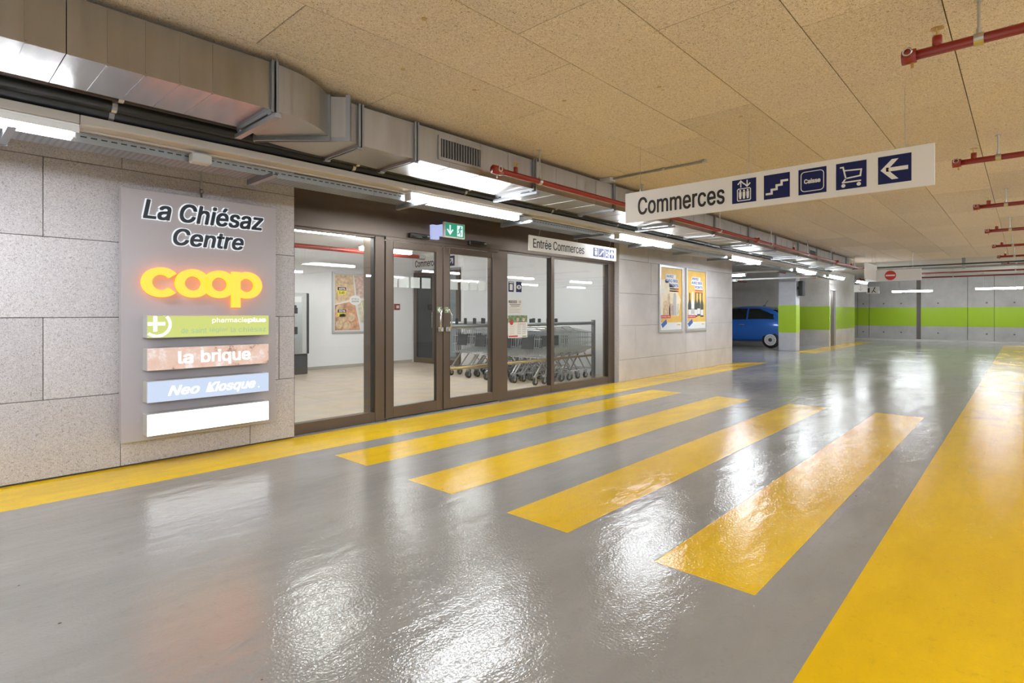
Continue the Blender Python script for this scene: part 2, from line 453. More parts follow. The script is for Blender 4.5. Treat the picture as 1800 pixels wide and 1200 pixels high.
# tail of the line that tapers out past the corner of the pale wall
MB().add([(14.05,4.80,.0005),(15.0,4.86,.0005),(14.25,5.47,.0005),(14.05,5.47,.0005),(14.05,4.80,-.001),(15.0,4.86,-.001),(14.25,5.47,-.001),(14.05,5.47,-.001)],
         [(0,1,2,3),(7,6,5,4),(0,4,5,1),(1,5,6,2),(2,6,7,3),(3,7,4,0)]).build('wall_edge_line', 'yellow', floor)
for ya, yb in ((4.02, 4.53), (2.95, 3.45), (1.94, 2.42), (.89, 1.39)):
    paint('crosswalk_stripe', 2.58, 8.36, ya, yb)
paint('walkway_band', -6, 29.0, -1.3, .585)
paint('wall_edge_line', 19.3, 28.6, 4.85, 5.48)
lobby = MB().box(1.2, 9.7, 5.62, 11.7, -.001, .006)
lob = lobby.build('lobby_floor', 'joint_pale', floor)
for i in range(9):
    for j in range(7):
        x, y = 1.2+i*.95, 5.62+j*.87
        MB().box(x+.0015, min(x+.9485, 9.7), y+.0015, min(y+.8685, 11.7), .004, .0085).build('tile', 'tile', floor)

# ------------------------------------------------------------------ ceiling: boards screwed under the slab
ceiling = struct('ceiling', MB().box(-8, 34, -8, 12.2, 2.95, 3.15), 'conc_pale')
MB().box(-4, 20.7, -3.05, 5.7, 2.905, 2.95).build('board_backing', 'joint', ceiling)
shared = {}
def ceil_board(x0, x1, y0, y1):
    k = (round(x1-x0, 3), round(y1-y0, 3))
    if k not in shared:
        shared[k] = MB().bbox(0, k[0], 0, k[1], 0, .035, .002).mesh('ceiling_board', 'ceil')
    o = bpy.data.objects.new('ceiling_board', shared[k]); C.objects.link(o); o.parent = ceiling; o.location = (x0, y0, 2.87 + random.uniform(-.0008, .0008))
g = .0025
stag = [1.39, .88, .37, .88, 1.4, .4, .9, 1.4, .4, .9, 1.4, .4, .9, 1.4, .4]
for r_ in range(15):
    y0 = .31 + (r_-5)*.61; y1 = y0 + .61
    if y1 > 5.6: continue
    x = -4.0 + 0
    st = stag[(r_-5) % 15] - 2 - 2
    xs = [-4.0] + [st + 2*k for k in range(14) if -3.9 < st+2*k < 20.5] + [20.7]
    for xa, xb in zip(xs, xs[1:]):
        ceil_board(xa+g, xb-g, y0+g, y1-g)
for x, y in ((2.75,2.9),(3.35,2.55),(2.2,3.0),(3.6,1.9),(4.6,1.7),(3.9,3.05),(2.6,1.2),(5.2,2.7),(3.1,.6),(5.9,1.2),(1.9,2.4)):
    MB().tube([(x,y,2.868),(x,y,2.8755)], .016, 10).build('screw_cap', 'brass', ceiling)

# ------------------------------------------------------------------ left wall (fibre boards) and pale wall
wall_left = struct('wall_left', MB().box(-8, 2.66, 5.495, 5.75, 0, 2.95), 'joint')
def boards(parent, name, m, x_lo, x_hi, rows, y0, y1, gap, bev=.0025):
    for (z0, z1, xs) in rows:
        xx = [x_lo] + [x for x in xs if x_lo < x < x_hi] + [x_hi]
        for a, b in zip(xx, xx[1:]):
            dy = random.uniform(-.0012, .0012)
            MB().bbox(a+gap, b-gap, y0+dy, y1, z0+gap, z1-gap, bev).build(name, m, parent)
boards(wall_left, 'fibre_board', 'wool', -8, 2.66,
   [(0.012, .61, [-6.8,-4.8,-2.8,-.83,1.18,2.22]), (.61, 1.235, [-5.35,-3.35,-1.35,.69,2.5]), (1.235, 1.85, [-6.1,-4.1,-2.1,-.1,1.75]),
    (1.85, 2.455, [-5.3,-3.3,-1.3,.69]), (2.455, 2.9, [-6.8,-4.8,-2.8,-.8,1.19])], 5.46, 5.495, .0022)
for x, z in ((1.02,2.17),(.95,1.62),(.9,1.02),(1.02,.42),(2.45,.45),(2.5,1.45),(.3,1.5),(.2,.9)):
    MB().tube([(x,5.4585,z),(x,5.466,z)], .012, 10).build('screw_cap', 'wool', wall_left)
wall_pale = struct('wall_right', MB().box(8.83, 14.2, 5.50, 5.75, 0, 2.95), 'joint_pale')
boards(wall_pale, 'pale_board', 'block', 8.83, 14.2,
   [(0.0, .40, [9.06,11.08,12.15,13.13]), (.40, 1.035, [9.4,11.57,12.61]), (1.035, 1.637, [10.05,11.62]), (1.637, 2.262, [10.02,11.45,13.3]), (2.262, 2.95, [9.9,11.9,13.6])],
   5.46, 5.50, .0022, .002)
MB().box(8.82, 8.83, 5.46, 5.75, 0, 2.95).build('end_board', 'wool', wall_pale)

# bay divider, back of bay, far walls, off-frame walls
struct('wall_bay_side', MB().box(13.9, 14.2, 5.75, 12.2, 0, 2.95), 'block')
struct('wall_bay_end', MB().box(14.2, 24.2, 12.0, 12.2, 0, 2.95), 'conc')
def band_wall(name, faces, z0=.62, z1=1.53):
    w = struct(name); return w
wall_bay_back = struct('wall_bay_back', MB().box(23.95, 24.3, 5.75, 12, 0, 2.95), 'conc_pale')
MB().box(23.947, 23.95, 5.75, 12, .62, 1.53).build('green_band', 'green', wall_bay_back)
wall_stair = struct('wall_stair', MB().box(23.95, 24.08, 5.5, 5.75, 0, 2.95).box(24.95, 28.3, 5.5, 5.75, 0, 2.95).box(24.08, 24.95, 5.5, 5.75, 2.18, 2.95).box(28.05, 28.3, 5.75, 12, 0, 2.95), 'conc_pale')
MB().box(23.945, 24.08, 5.497, 5.5, .62, 1.53).build('green_band', 'green', wall_stair)
MB().box(23.945, 23.95, 5.497, 5.75, .62, 1.53).build('green_band', 'green', wall_stair)
MB().box(24.98, 28.303, 5.497, 5.5, .62, 1.53).build('green_band', 'green', wall_stair)
door5 = struct('door_5', MB().bbox(24.11, 24.92, 5.55, 5.6, .01, 2.15, .004), 'brown')
MB().box(24.08, 24.11, 5.49, 5.62, 0, 2.18).box(24.92, 24.95, 5.49, 5.62, 0, 2.18).box(24.08, 24.95, 5.49, 5.62, 2.15, 2.2).build('door_frame', 'silver', door5)
MB().tube([(24.2,5.55,1.05),(24.2,5.5,1.05),(24.32,5.5,1.05)], .01, 8).build('handle', 'chrome', door5)
wall_far = struct('wall_far', MB().box(32.03, 32.4, -8, 12.2, 0, 2.95), 'joint')
ys = [12.0, 9.2, 6.1, 5.6, 3.7, 3.55, 1.85, .95, -1.8, -4.4, -8]
for a, b in zip(ys, ys[1:]):
    x0 = 32.06 if (a, b) == (3.7, 3.55) else 32.0
    MB().bbox(x0, 32.03 if x0 < 32.03 else 32.1, b+.008, a-.008, .0, 2.95, .004).build('concrete_panel', 'conc', wall_far)
    MB().box(31.996 if x0 < 32.03 else 32.056, x0, b+.008, a-.008, .66, 1.53).build('green_band', 'green', wall_far)
for y in (7.6, 5.85, 5.0, 4.3, 2.9, 1.2, .3, -.6):
    for z in (.35, 1.72):
        MB().tube([(31.994,y,z),(32.01,y,z)], .035, 8).build('tie_hole', 'joint', wall_far)
MB().box(31.2, 32.0, -8, 12, 0, .05).build('kerb', 'conc_pale', wall_far)
struct('wall_near', MB().box(-8.2, -8, -8, 5.75, 0, 2.95), 'conc_pale')
struct('wall_opposite', MB().box(-8.2, 32.4, -8.2, -8, 0, 2.95), 'conc_pale')

# lobby shell behind the glass
struct('wall_lobby_back', MB().box(1.0, 9.9, 11.62, 11.8, 0, 2.95), 'white_wall')
struct('wall_lobby_left', MB().box(1.0, 1.2, 5.75, 11.62, 0, 2.95), 'white_wall')
struct('wall_lobby_right', MB().box(9.62, 9.9, 5.75, 9.72, 0, 2.95), 'white_wall')
struct('wall_lobby_jog', MB().box(8.86, 9.9, 9.72, 9.8, 0, 2.95), 'white_wall')
struct('wall_lobby_door', MB().box(8.82, 8.9, 9.80, 11.62, 2.36, 2.95), 'white_wall')
struct('ceiling_lobby', MB().box(1.2, 9.62, 5.72, 11.62, 2.76, 2.80), 'white_wall')
struct('baseboard_back', MB().box(1.2, 8.8, 11.6, 11.62, .0085, .075), 'joint_pale')
struct('baseboard_left', MB().box(1.2, 1.22, 5.75, 11.6, .0085, .075), 'joint_pale')
# inner dark glazed doors
def glazed_leaf(name, n, x, y0, y1, z1, gl):
    d = struct(name)
    f = MB().box(x, x+.06, y0, y0+.11, 0.01, z1).box(x, x+.06, y1-.11, y1, 0.01, z1).box(x, x+.06, y0+.11, y1-.11, 0.01, .14).box(x, x+.06, y0+.11, y1-.11, z1-.1, z1)
    f.build('door_frame', 'brown', d)
    MB().box(x+.025, x+.035, y0+.11, y1-.11, .14, z1-.1).build('pane', gl, d)
    MB().tube([(x-.05, y1-.06 if n else y0+.06, .9),(x-.05, y1-.06 if n else y0+.06, 1.3)], .012, 8).build('handle', 'chrome', d)
glazed_leaf('door_3', 0, 8.83, 10.72, 11.58, 2.3, 'dglass')
glazed_leaf('door_4', 1, 8.83, 9.84, 10.70, 2.3, 'glass')
struct('wall_corridor_end', MB().box(10.6, 10.7, 9.8, 11.8, 0, 2.95), 'white_wall')

# ------------------------------------------------------------------ shop front: frames, panes, door leaves
FY = 5.56                       # front plane of the aluminium
hdr = struct('trim_1', MB().bbox(2.66, 8.82, FY, 5.75, 2.165, 2.95, .004), 'brown')
MB().box(2.66, 8.82, FY-.006, FY, 2.172, 2.182).build('drip_edge', 'brown_d', hdr)
MB().box(3.81, 5.72, FY-.03, FY, 2.135, 2.172).build('track_cover', 'brown', hdr)
post = lambda x0, x1, dep, nm: struct(nm, MB().bbox(x0, x1, FY-.006, FY+dep, 0, 2.168, .004), 'brown')
post(2.66, 2.70, .12, 'trim_2'); post(3.68, 3.81, .24, 'trim_3'); post(5.72, 5.93, .2, 'trim_4'); post(6.955, 7.035, .09, 'trim_5'); post(8.62, 8.82, .12, 'trim_6')
def sidelight(name, x0, x1):
    w = struct(name)
    MB().bbox(x0, x1, FY, FY+.1, .0, .115, .003).box(x0, x1, FY+.005, FY+.09, 2.15, 2.168).build('window_frame', 'brown', w)
    MB().box(x0, x0+.012, FY+.005, FY+.08, .115, 2.15).box(x1-.012, x1, FY+.005, FY+.08, .115, 2.15).build('glazing_bead', 'brown_d', w)
    MB().box(x0+.004, x1-.004, FY+.035, FY+.045, .11, 2.155).build('pane', 'glass', w)
    return w
win1 = sidelight('window_1', 2.70, 3.68)
win2 = sidelight('window_2', 5.93, 6.955)
win3 = sidelight('window_3', 7.035, 8.62)
def leaf(name, x0, x1, sq, hx, side):
    d = struct(name)
    st = .105
    MB().bbox(x0, x0+st, FY-.02, FY+.035, .02, 2.13, .004).build('stile', 'brown', d)
    MB().bbox(x1-st, x1, FY-.02, FY+.035, .02, 2.13, .004).build('stile', 'brown', d)
    MB().bbox(x0+st, x1-st, FY-.02, FY+.035, .02, .15, .004).build('bottom_rail', 'brown', d)
    MB().bbox(x0+st, x1-st, FY-.02, FY+.035, 2.05, 2.13, .004).build('top_rail', 'brown', d)
    MB().box(x0+st-.01, x1-st+.01, FY+.004, FY+.012, .14, 2.06).build('pane', 'glass', d)
    gb = MB()
    for a, b in ((x0+st, x0+st+.012), (x1-st-.012, x1-st)): gb.box(a, b, FY-.012, FY+.004, .15, 2.05)
    gb.build('glazing_bead', 'brown_d', d)
    for a, b in sq:
        MB().box(a, b, FY+.0015, FY+.0038, 1.58, 1.712).build('privacy_square', 'frost', d)
    s = side
    h = smooth(MB()).tube([(hx+s*.02,FY-.02,1.06),(hx+s*.02,FY-.075,1.07),(hx+s*.03,FY-.085,1.14),(hx+s*.03,FY-.085,1.24),(hx+s*.0,FY-.075,1.31),(hx-s*.02,FY-.06,1.33)], .011, 8)
    hd = h.build('handle', 'chrome', d)
    MB().bbox(hx-.03, hx+.05, FY-.05, FY-.02, 1.03, 1.09, .006).tube([(hx+.01,FY-.05,1.06),(hx+.01,FY-.068,1.06)], .02, 10).build('lock_case', 'steel', hd)
    st_ = MB().bbox(hx-.035, hx+.045, FY-.0235, FY-.0205, 1.27, 1.35, .001).build('arrow_sticker', 'exitg' if False else 'p_veg', d)
    aw = MB(); cx = hx+.005; y0, y1 = FY-.0255, FY-.0236
    aw.stroke([(cx-.02*s, 1.31),(cx+.022*s, 1.31)], .012, y0, y1).stroke([(cx+.0*s, 1.335),(cx+.024*s, 1.31),(cx+.0*s, 1.285)], .012, y0, y1)
    aw.build('arrow', 'white', st_)
leaf('door_1', 3.815, 4.69, [(3.93,3.99),(4.02,4.165),(4.195,4.335),(4.365,4.505)], 4.63, -1)
leaf('door_2', 4.705, 5.715, [(4.835,4.97),(5.02,5.155),(5.19,5.32),(5.35,5.485)], 4.755, 1)
struct('trim_7', MB().box(3.81, 5.72, FY-.05, FY+.09, 0, .014), 'galv_d')
for xa, xb, w in ((4.15,4.46,'left'), (5.14,5.46,'right')):
    t = thing('door_sensor', f'slim black door sensor above the {w} sliding door leaf', 'sensor', ((xa+xb)/2, FY, 2.2))
    MB().bbox(xa, xb, FY-.055, FY, 2.195, 2.255, .008).build('housing', 'black', t)
    MB().bbox(xb-.05, xb-.012, FY-.058, FY-.055, 2.225, 2.238, .001).build('led_window', 'plastic', t)
    MB().bbox(xa+.02, xb-.06, FY-.059, FY-.055, 2.203, 2.22, .001).build('lens', 'carglass', t)
# emergency exit light
t = thing('exit_sign', 'green lit emergency exit sign with down arrow above the sliding doors', 'exit sign', (4.77, 5.45, 2.24))
MB().bbox(4.6, 4.95, 5.40, 5.44, 2.235, 2.43, .004).build('housing', 'white', t)
MB().box(4.49, 4.60, 5.50, 5.556, 2.21, 2.39).box(4.60, 4.9, 5.44, 5.556, 2.26, 2.40).build('light_body', 'exit_side', t)
MB().box(4.617, 4.933, 5.396, 5.40, 2.25, 2.415).build('face', 'exitg', t)
a = MB(); a.box(4.68, 4.70, 5.393, 5.396, 2.31, 2.395).poly([(4.69,2.268),(4.745,2.335),(4.73,2.345),(4.69,2.302),(4.65,2.345),(4.635,2.335)], 5.393, 5.396)
a.build('arrow', 'exitw', t)
a = MB().box(4.81, 4.905, 5.394, 5.396, 2.262, 2.402); a.build('doorway', 'exitw', t)
a = MB().disc(4.866, 2.383, .011, 5.391, 5.394, 12).stroke([(4.862,2.366),(4.852,2.33)], .02, 5.391, 5.394).stroke([(4.862,2.362),(4.885,2.352),(4.892,2.366)], .008, 5.391, 5.394)
a.stroke([(4.858,2.362),(4.838,2.352),(4.828,2.336)], .008, 5.391, 5.394).stroke([(4.854,2.326),(4.872,2.308),(4.866,2.28)], .011, 5.391, 5.394).stroke([(4.852,2.328),(4.838,2.302),(4.82,2.296)], .011, 5.391, 5.394)
a.build('running_figure', 'exitg', t)

# ------------------------------------------------------------------ hanging signs
def icon_lift(mb, x, z, w, y0, y1):
    u = w
    mb.stroke([(x-.13*u,z+.18*u),(x-.13*u,z+.42*u)], .045*u, y0, y1).stroke([(x-.24*u,z+.31*u),(x-.13*u,z+.43*u),(x-.02*u,z+.31*u)], .05*u, y0, y1)
    mb.stroke([(x+.13*u,z+.2*u),(x+.13*u,z+.42*u)], .045*u, y0, y1).stroke([(x+.02*u,z+.29*u),(x+.13*u,z+.18*u),(x+.24*u,z+.29*u)], .05*u, y0, y1)
    mb.stroke([(x-.24*u,z-.4*u),(x-.27*u,z-.36*u),(x-.27*u,z+.06*u),(x-.23*u,z+.1*u),(x+.23*u,z+.1*u),(x+.27*u,z+.06*u),(x+.27*u,z-.36*u),(x+.24*u,z-.4*u)], .035*u, y0, y1, close=True)
    for k in (-1,0,1):
        cx = x+.155*u*k
        mb.disc(cx, z+.02*u, .04*u, y0, y1, 10).poly([(cx-.055*u,z-.03*u),(cx+.055*u,z-.03*u),(cx+.055*u,z-.19*u),(cx+.035*u,z-.33*u),(cx-.035*u,z-.33*u),(cx-.055*u,z-.19*u)], y0, y1)
def icon_stairs(mb, x, z, w, y0, y1):
    u = w; p = [(x-.38*u,z-.28*u)]
    for k in range(4):
        p += [(p[-1][0]+.19*u, p[-1][1]), (p[-1][0]+.19*u, p[-1][1]+.155*u)] if k < 3 else [(p[-1][0]+.2*u, p[-1][1])]
    mb.stroke(p, .085*u, y0, y1)
def icon_cart(mb, x, z, w, y0, y1):
    u = w
    mb.stroke([(x-.34*u,z+.33*u),(x-.26*u,z+.33*u),(x-.17*u,z-.1*u),(x-.27*u,z-.24*u),(x+.3*u,z-.24*u)], .05*u, y0, y1)
    mb.stroke([(x-.22*u,z+.2*u),(x+.33*u,z+.17*u),(x+.3*u,z-.06*u),(x-.17*u,z-.1*u)], .05*u, y0, y1)
    mb.disc(x-.25*u, z-.36*u, .07*u, y0, y1, 14).disc(x+.25*u, z-.36*u, .07*u, y0, y1, 14)
def icon_arrow(mb, x, z, w, y0, y1, ang=180):
    c_, s_ = math.cos(R(ang)), math.sin(R(ang))
    P = lambda pts: [(x+(a*c_-b*s_)*w, z+(a*s_+b*c_)*w) for a, b in pts]
    mb.poly(P([(-.40,-.07),(-.40,.07),(.25,.07),(.25,-.07)]), y0, y1)
    mb.poly(P([(.42,0),(.08,.36),(-.12,.36),(.2,0)]), y0, y1).poly(P([(.42,0),(.2,0),(-.12,-.36),(.08,-.36)]), y0, y1)
def icon_caisse(mb, x, z, w, y0, y1):
    u = w; r = .13; pts = []
    for cx, cz, a0 in ((.4-r,.38-r,0),(-.4+r,.38-r,90),(-.4+r,-.38+r,180),(.4-r,-.38+r,270)):
        for k in range(5):
            t_ = R(a0+k*22.5); pts.append((x+(cx+r*math.cos(t_))*u, z+(cz+r*math.sin(t_))*u))
    mb.stroke(pts, .028*u, y0, y1, close=True)
    text(mb, 'Caisse', x-.29*u, x+.29*u, z-.085*u, z+.1*u, y0, y1, bold=.03)

# "Commerces" over the crossing, broadside to the camera (local x runs along world -Y)
s = thing('hanging_sign', 'long white hanging sign reading Commerces over the yellow crossing', 'sign', (4.77, 2.88, 2.15), R(-90))
def board_b(o, ln, h, th=.018):
    MB().bbox(0, ln, 0, th, 0, h, .002).build('board', 'signw', o, local=True)
board_b(s, 2.43, .29)
a = MB(); text(a, 'Commerces', .14, .98, .062, .232, -.0025, 0.0, bold=.012); a.build('lettering', 'ink', s, local=True)
IC = [1.145, 1.405, 1.667, 1.93, 2.2]
for cx, fn in zip(IC, (icon_lift, icon_stairs, icon_caisse, icon_cart, icon_arrow)):
    ic = MB().box(cx-.099, cx+.099, -.002, 0.0, .05, .248).build('pictogram', 'navy', s, local=True)
    a = MB(); fn(a, cx, .149, .2, -.0035, -.0021); a.build('symbol', 'signw', ic, local=True)
for cx in (.16, 1.18, 2.26):
    MB().tube([(cx,.009,.285),(cx,.009,.72)], .002, 6).tube([(cx,.009,.285),(cx,.009,.31)], .006, 8).build('wire', 'steel', s, local=True)
# "Entree Commerces"
s = thing('hanging_sign', 'white sign reading Entrée Commerces hung above the right glass panes', 'sign', (5.43, 4.70, 2.08))
board_b(s, 2.08, .2)
a = MB(); text(a, 'Entrée Commerces', .08, 1.22, .042, .165, -.0025, 0, bold=.004); a.build('lettering', 'ink', s, local=True)
for k, fn in enumerate((icon_lift, icon_stairs, icon_cart, lambda *q: icon_arrow(*q, ang=90))):
    cx = 1.52 + k*.145
    ic = MB().box(cx-.066, cx+.066, -.002, 0, .034, .166).build('pictogram', 'navy', s, local=True)
    a = MB(); fn(a, cx, .1, .128, -.0035, -.0021); a.build('symbol', 'signw', ic, local=True)
for cx in (.2, 1.05, 1.9):
    MB().tube([(cx,.009,.195),(cx,-.02,.295)], .002, 6).build('wire', 'steel', s, local=True)
# lobby sign above the dark inner doors
s = thing('lobby_sign', 'white Commerces sign above the dark doors at back of lobby', 'sign', (8.80, 11.68-.1, 2.36), R(-90))
board_b(s, 1.72, .32)
a = MB(); text(a, 'Commerces', .1, 1.0, .075, .25, -.0025, 0, bold=.01); a.build('lettering', 'ink', s, local=True)
for cx, ang in ((1.2, None), (1.5, 45)):
    ic = MB().box(cx-.12, cx+.12, -.002, 0, .04, .28).build('pictogram', 'navy', s, local=True)
    a = MB()
    if ang: icon_arrow(a, cx, .16, .22, -.0035, -.0021, ang=ang)
    else: icon_stairs(a, cx, .16, .22, -.0035, -.0021)
    a.build('symbol', 'signw', ic, local=True)
# far signs
s = thing('no_entry_sign', 'white hanging board with red no entry roundel far down aisle', 'sign', (17.5, 3.15, 2.11), R(-90))
board_b(s, 1.23, .3)
a = MB().disc(.565, .15, .125, -.004, 0, 32).build('roundel', 'p_red', s, local=True)
MB().box(.465, .665, -.006, -.0041, .13, .17).build('bar', 'white', a, local=True)
for cx in (.15, 1.05): MB().tube([(cx,.009,.295),(cx,.009,.76)], .003, 6).build('wire', 'steel', s, local=True)
s = thing('hanging_sign', 'blank tall white hanging panel beside the no entry sign', 'sign', (16.1, 2.9, 2.13))
board_b(s, 1.5, .41)
for cx in (.15, 1.35): MB().tube([(cx,.009,.4),(cx,.009,.74)], .003, 6).build('wire', 'steel', s, local=True)
for (x, y, lab, k) in ((25.6, 5.0, 'small pale exit panel hanging near far door, left of pair', 0), (28.0, 5.0, 'small white running figure panel hanging near far wall, right of pair', 1)):
    s = thing('exit_sign', lab, 'sign', (x, y, 2.1), R(-90), 'small panels hung at the far end')
    board_b(s, .46, .3, .03)
    a = MB()
    if k: a.disc(.3,.24,.03,-.003,0,12).stroke([(.28,.2),(.25,.12),(.2,.05)],.03,-.003,0).stroke([(.26,.13),(.33,.06)],.03,-.003,0).box(.04,.12,-.003,0,.05,.25)
    else: a.stroke([(.23,.24),(.23,.07)],.03,-.003,0).stroke([(.17,.13),(.23,.06),(.29,.13)],.03,-.003,0)
    a.build('symbol', 'plastic' if not k else 'dark', s, local=True)
    MB().tube([(.1,.015,.3),(.1,.015,.85)], .004, 6).build('wire', 'steel', s, local=True); MB().tube([(.36,.015,.3),(.36,.015,.85)], .004, 6).build('wire', 'steel', s, local=True)

# ------------------------------------------------------------------ illuminated shop panel on the left wall
s = thing('shop_panel', 'tall taupe sign panel listing shops, La Chiésaz Centre, on left wall', 'sign', (1.78, 5.3, .22))
PY = 5.32
p = MB().bbox(1.155, 2.405, PY, 5.40, .22, 2.285, .004).build('backboard', 'panel', s)
MB().box(1.25, 2.31, 5.40, 5.459, .35, 2.15).build('mounting_frame', 'galv_d', s)
def raised(word, x0, x1, z0, z1, shear):
    a = MB(); text(a, word, x0-.009, x1+.009, z0-.009, z1+.009, PY-.008, PY, shear=shear, bold=.052); h = a.build('letter_halo', 'halo', s)
    a = MB(); text(a, word, x0, x1, z0, z1, PY-.014, PY-.0082, shear=shear, bold=.02); a.build('lettering', 'navy_ink', h)
raised('La Chiésaz', 1.30, 2.28, 2.045, 2.215, .2)
raised('Centre', 1.52, 2.10, 1.845, 1.995, .2)
# four joined amber letters
Y0, Y1 = PY-.055, PY-.012
zc = 1.525
def oo(cx): return MB().ring(cx, zc, (.136, .122), (.068, .062), Y0, Y1, m='coop_f', ms='coop_s')
MB().ring(1.425, zc, (.142, .124), (.070, .064), Y0, Y1, a0=38, a1=318, m='coop_f', ms='coop_s').build('letter', None, s)
oo(1.665).build('letter', None, s)
oo(1.88).build('letter', None, s)
pl = oo(2.115)
for x0, x1, z0, z1 in ((1.985, 2.055, zc-.205, zc+.118),):
    pl.add([(x0,Y0-.0008,z0),(x1,Y0-.0008,z0),(x1,Y0-.0008,z1),(x0,Y0-.0008,z1)], [(0,1,2,3)], 'coop_f')
    pl.add([(x0,Y0-.0008,z0),(x1,Y0-.0008,z0),(x1,Y0-.0008,z1),(x0,Y0-.0008,z1),(x0,Y1,z0),(x1,Y1,z0),(x1,Y1,z1),(x0,Y1,z1)],
       [(4,7,6,5),(0,4,5,1),(1,5,6,2),(2,6,7,3),(3,7,4,0)], 'coop_s')
pl.build('letter', None, s)
for cx in (1.39, 1.665, 1.88, 2.02): MB().box(cx-.015, cx+.015, Y1, PY, zc-.11, zc-.085).build('letter_mount', 'dark', s)
# light boxes
LX0, LX1 = 1.30, 2.285
def lbox(z0, z1, face, label):
    b = MB().bbox(LX0, LX1, PY-.12, PY, z0, z1, .004).build('light_box', 'plastic', s)
    b['label'] = label
    f = MB().box(LX0+.004, LX1-.004, PY-.124, PY-.12, z0+.004, z1-.004).build('face', face, b)
    return b
FYL, FYL2 = PY-.1262, PY-.1241
b = lbox(1.065, 1.25, 'lb_green', 'lime green light box')
a = MB(); text(a, 'pharmacie', 1.79, 2.085, 1.178, 1.228, FYL, FYL2, bold=.0); a.build('lettering', 'lb_text', b); a = MB(); text(a, 'plus', 2.09, 2.255, 1.178, 1.228, FYL, FYL2, bold=.03); a.build('lettering', 'lb_text', b); a = MB()
a.ring(1.372, 1.176, .105, .083, FYL, FYL2, a0=-131, a1=43, n=30).box(LX0+.006, 1.43, FYL, FYL2, 1.168, 1.196).box(1.345, 1.372, FYL, FYL2, 1.12, 1.244)
a.build('lettering', 'lb_text', b)
for wd, xa, xb in (('de', 1.55, 1.60), ('saint', 1.625, 1.745), ('légier', 1.77, 1.92), ('la', 1.945, 1.985), ('chiésaz', 2.01, 2.255)):
    a = MB(); text(a, wd, xa, xb, 1.10, 1.145, FYL, FYL2); a.build('small_lettering', 'lb_teal', b)
b = lbox(.80, .985, 'lb_brick', 'brick pattern light box')
a = MB(); text(a, 'la', 1.525, 1.64, .845, .95, FYL, FYL2, bold=.02); a.build('lettering', 'lb_text', b); a = MB(); text(a, 'brique', 1.70, 2.115, .82, .955, FYL, FYL2, bold=.02); a.build('lettering', 'lb_text', b)
b = lbox(.54, .715, 'lb_blue', 'pale blue light box')
a = MB(); text(a, 'Neo', 1.45, 1.69, .585, .668, FYL, FYL2, shear=.3, bold=.02); a.build('lettering', 'lb_text', b); a = MB(); text(a, 'Kiosque', 1.74, 2.16, .565, .672, FYL, FYL2, shear=.3, bold=.02); a.disc(2.19, .59, .006, FYL, FYL2, 8); a.build('lettering', 'lb_text', b)
b = lbox(.27, .45, 'lb_white', 'blank white light box')
smooth(MB()).tube([(1.78,5.43,2.285),(1.78,5.43,2.45),(1.78,5.43,2.9)], .008, 8).tube([(1.78,5.43,2.34),(1.78,5.43,2.38)], .014, 8).build('conduit', 'steel', s)

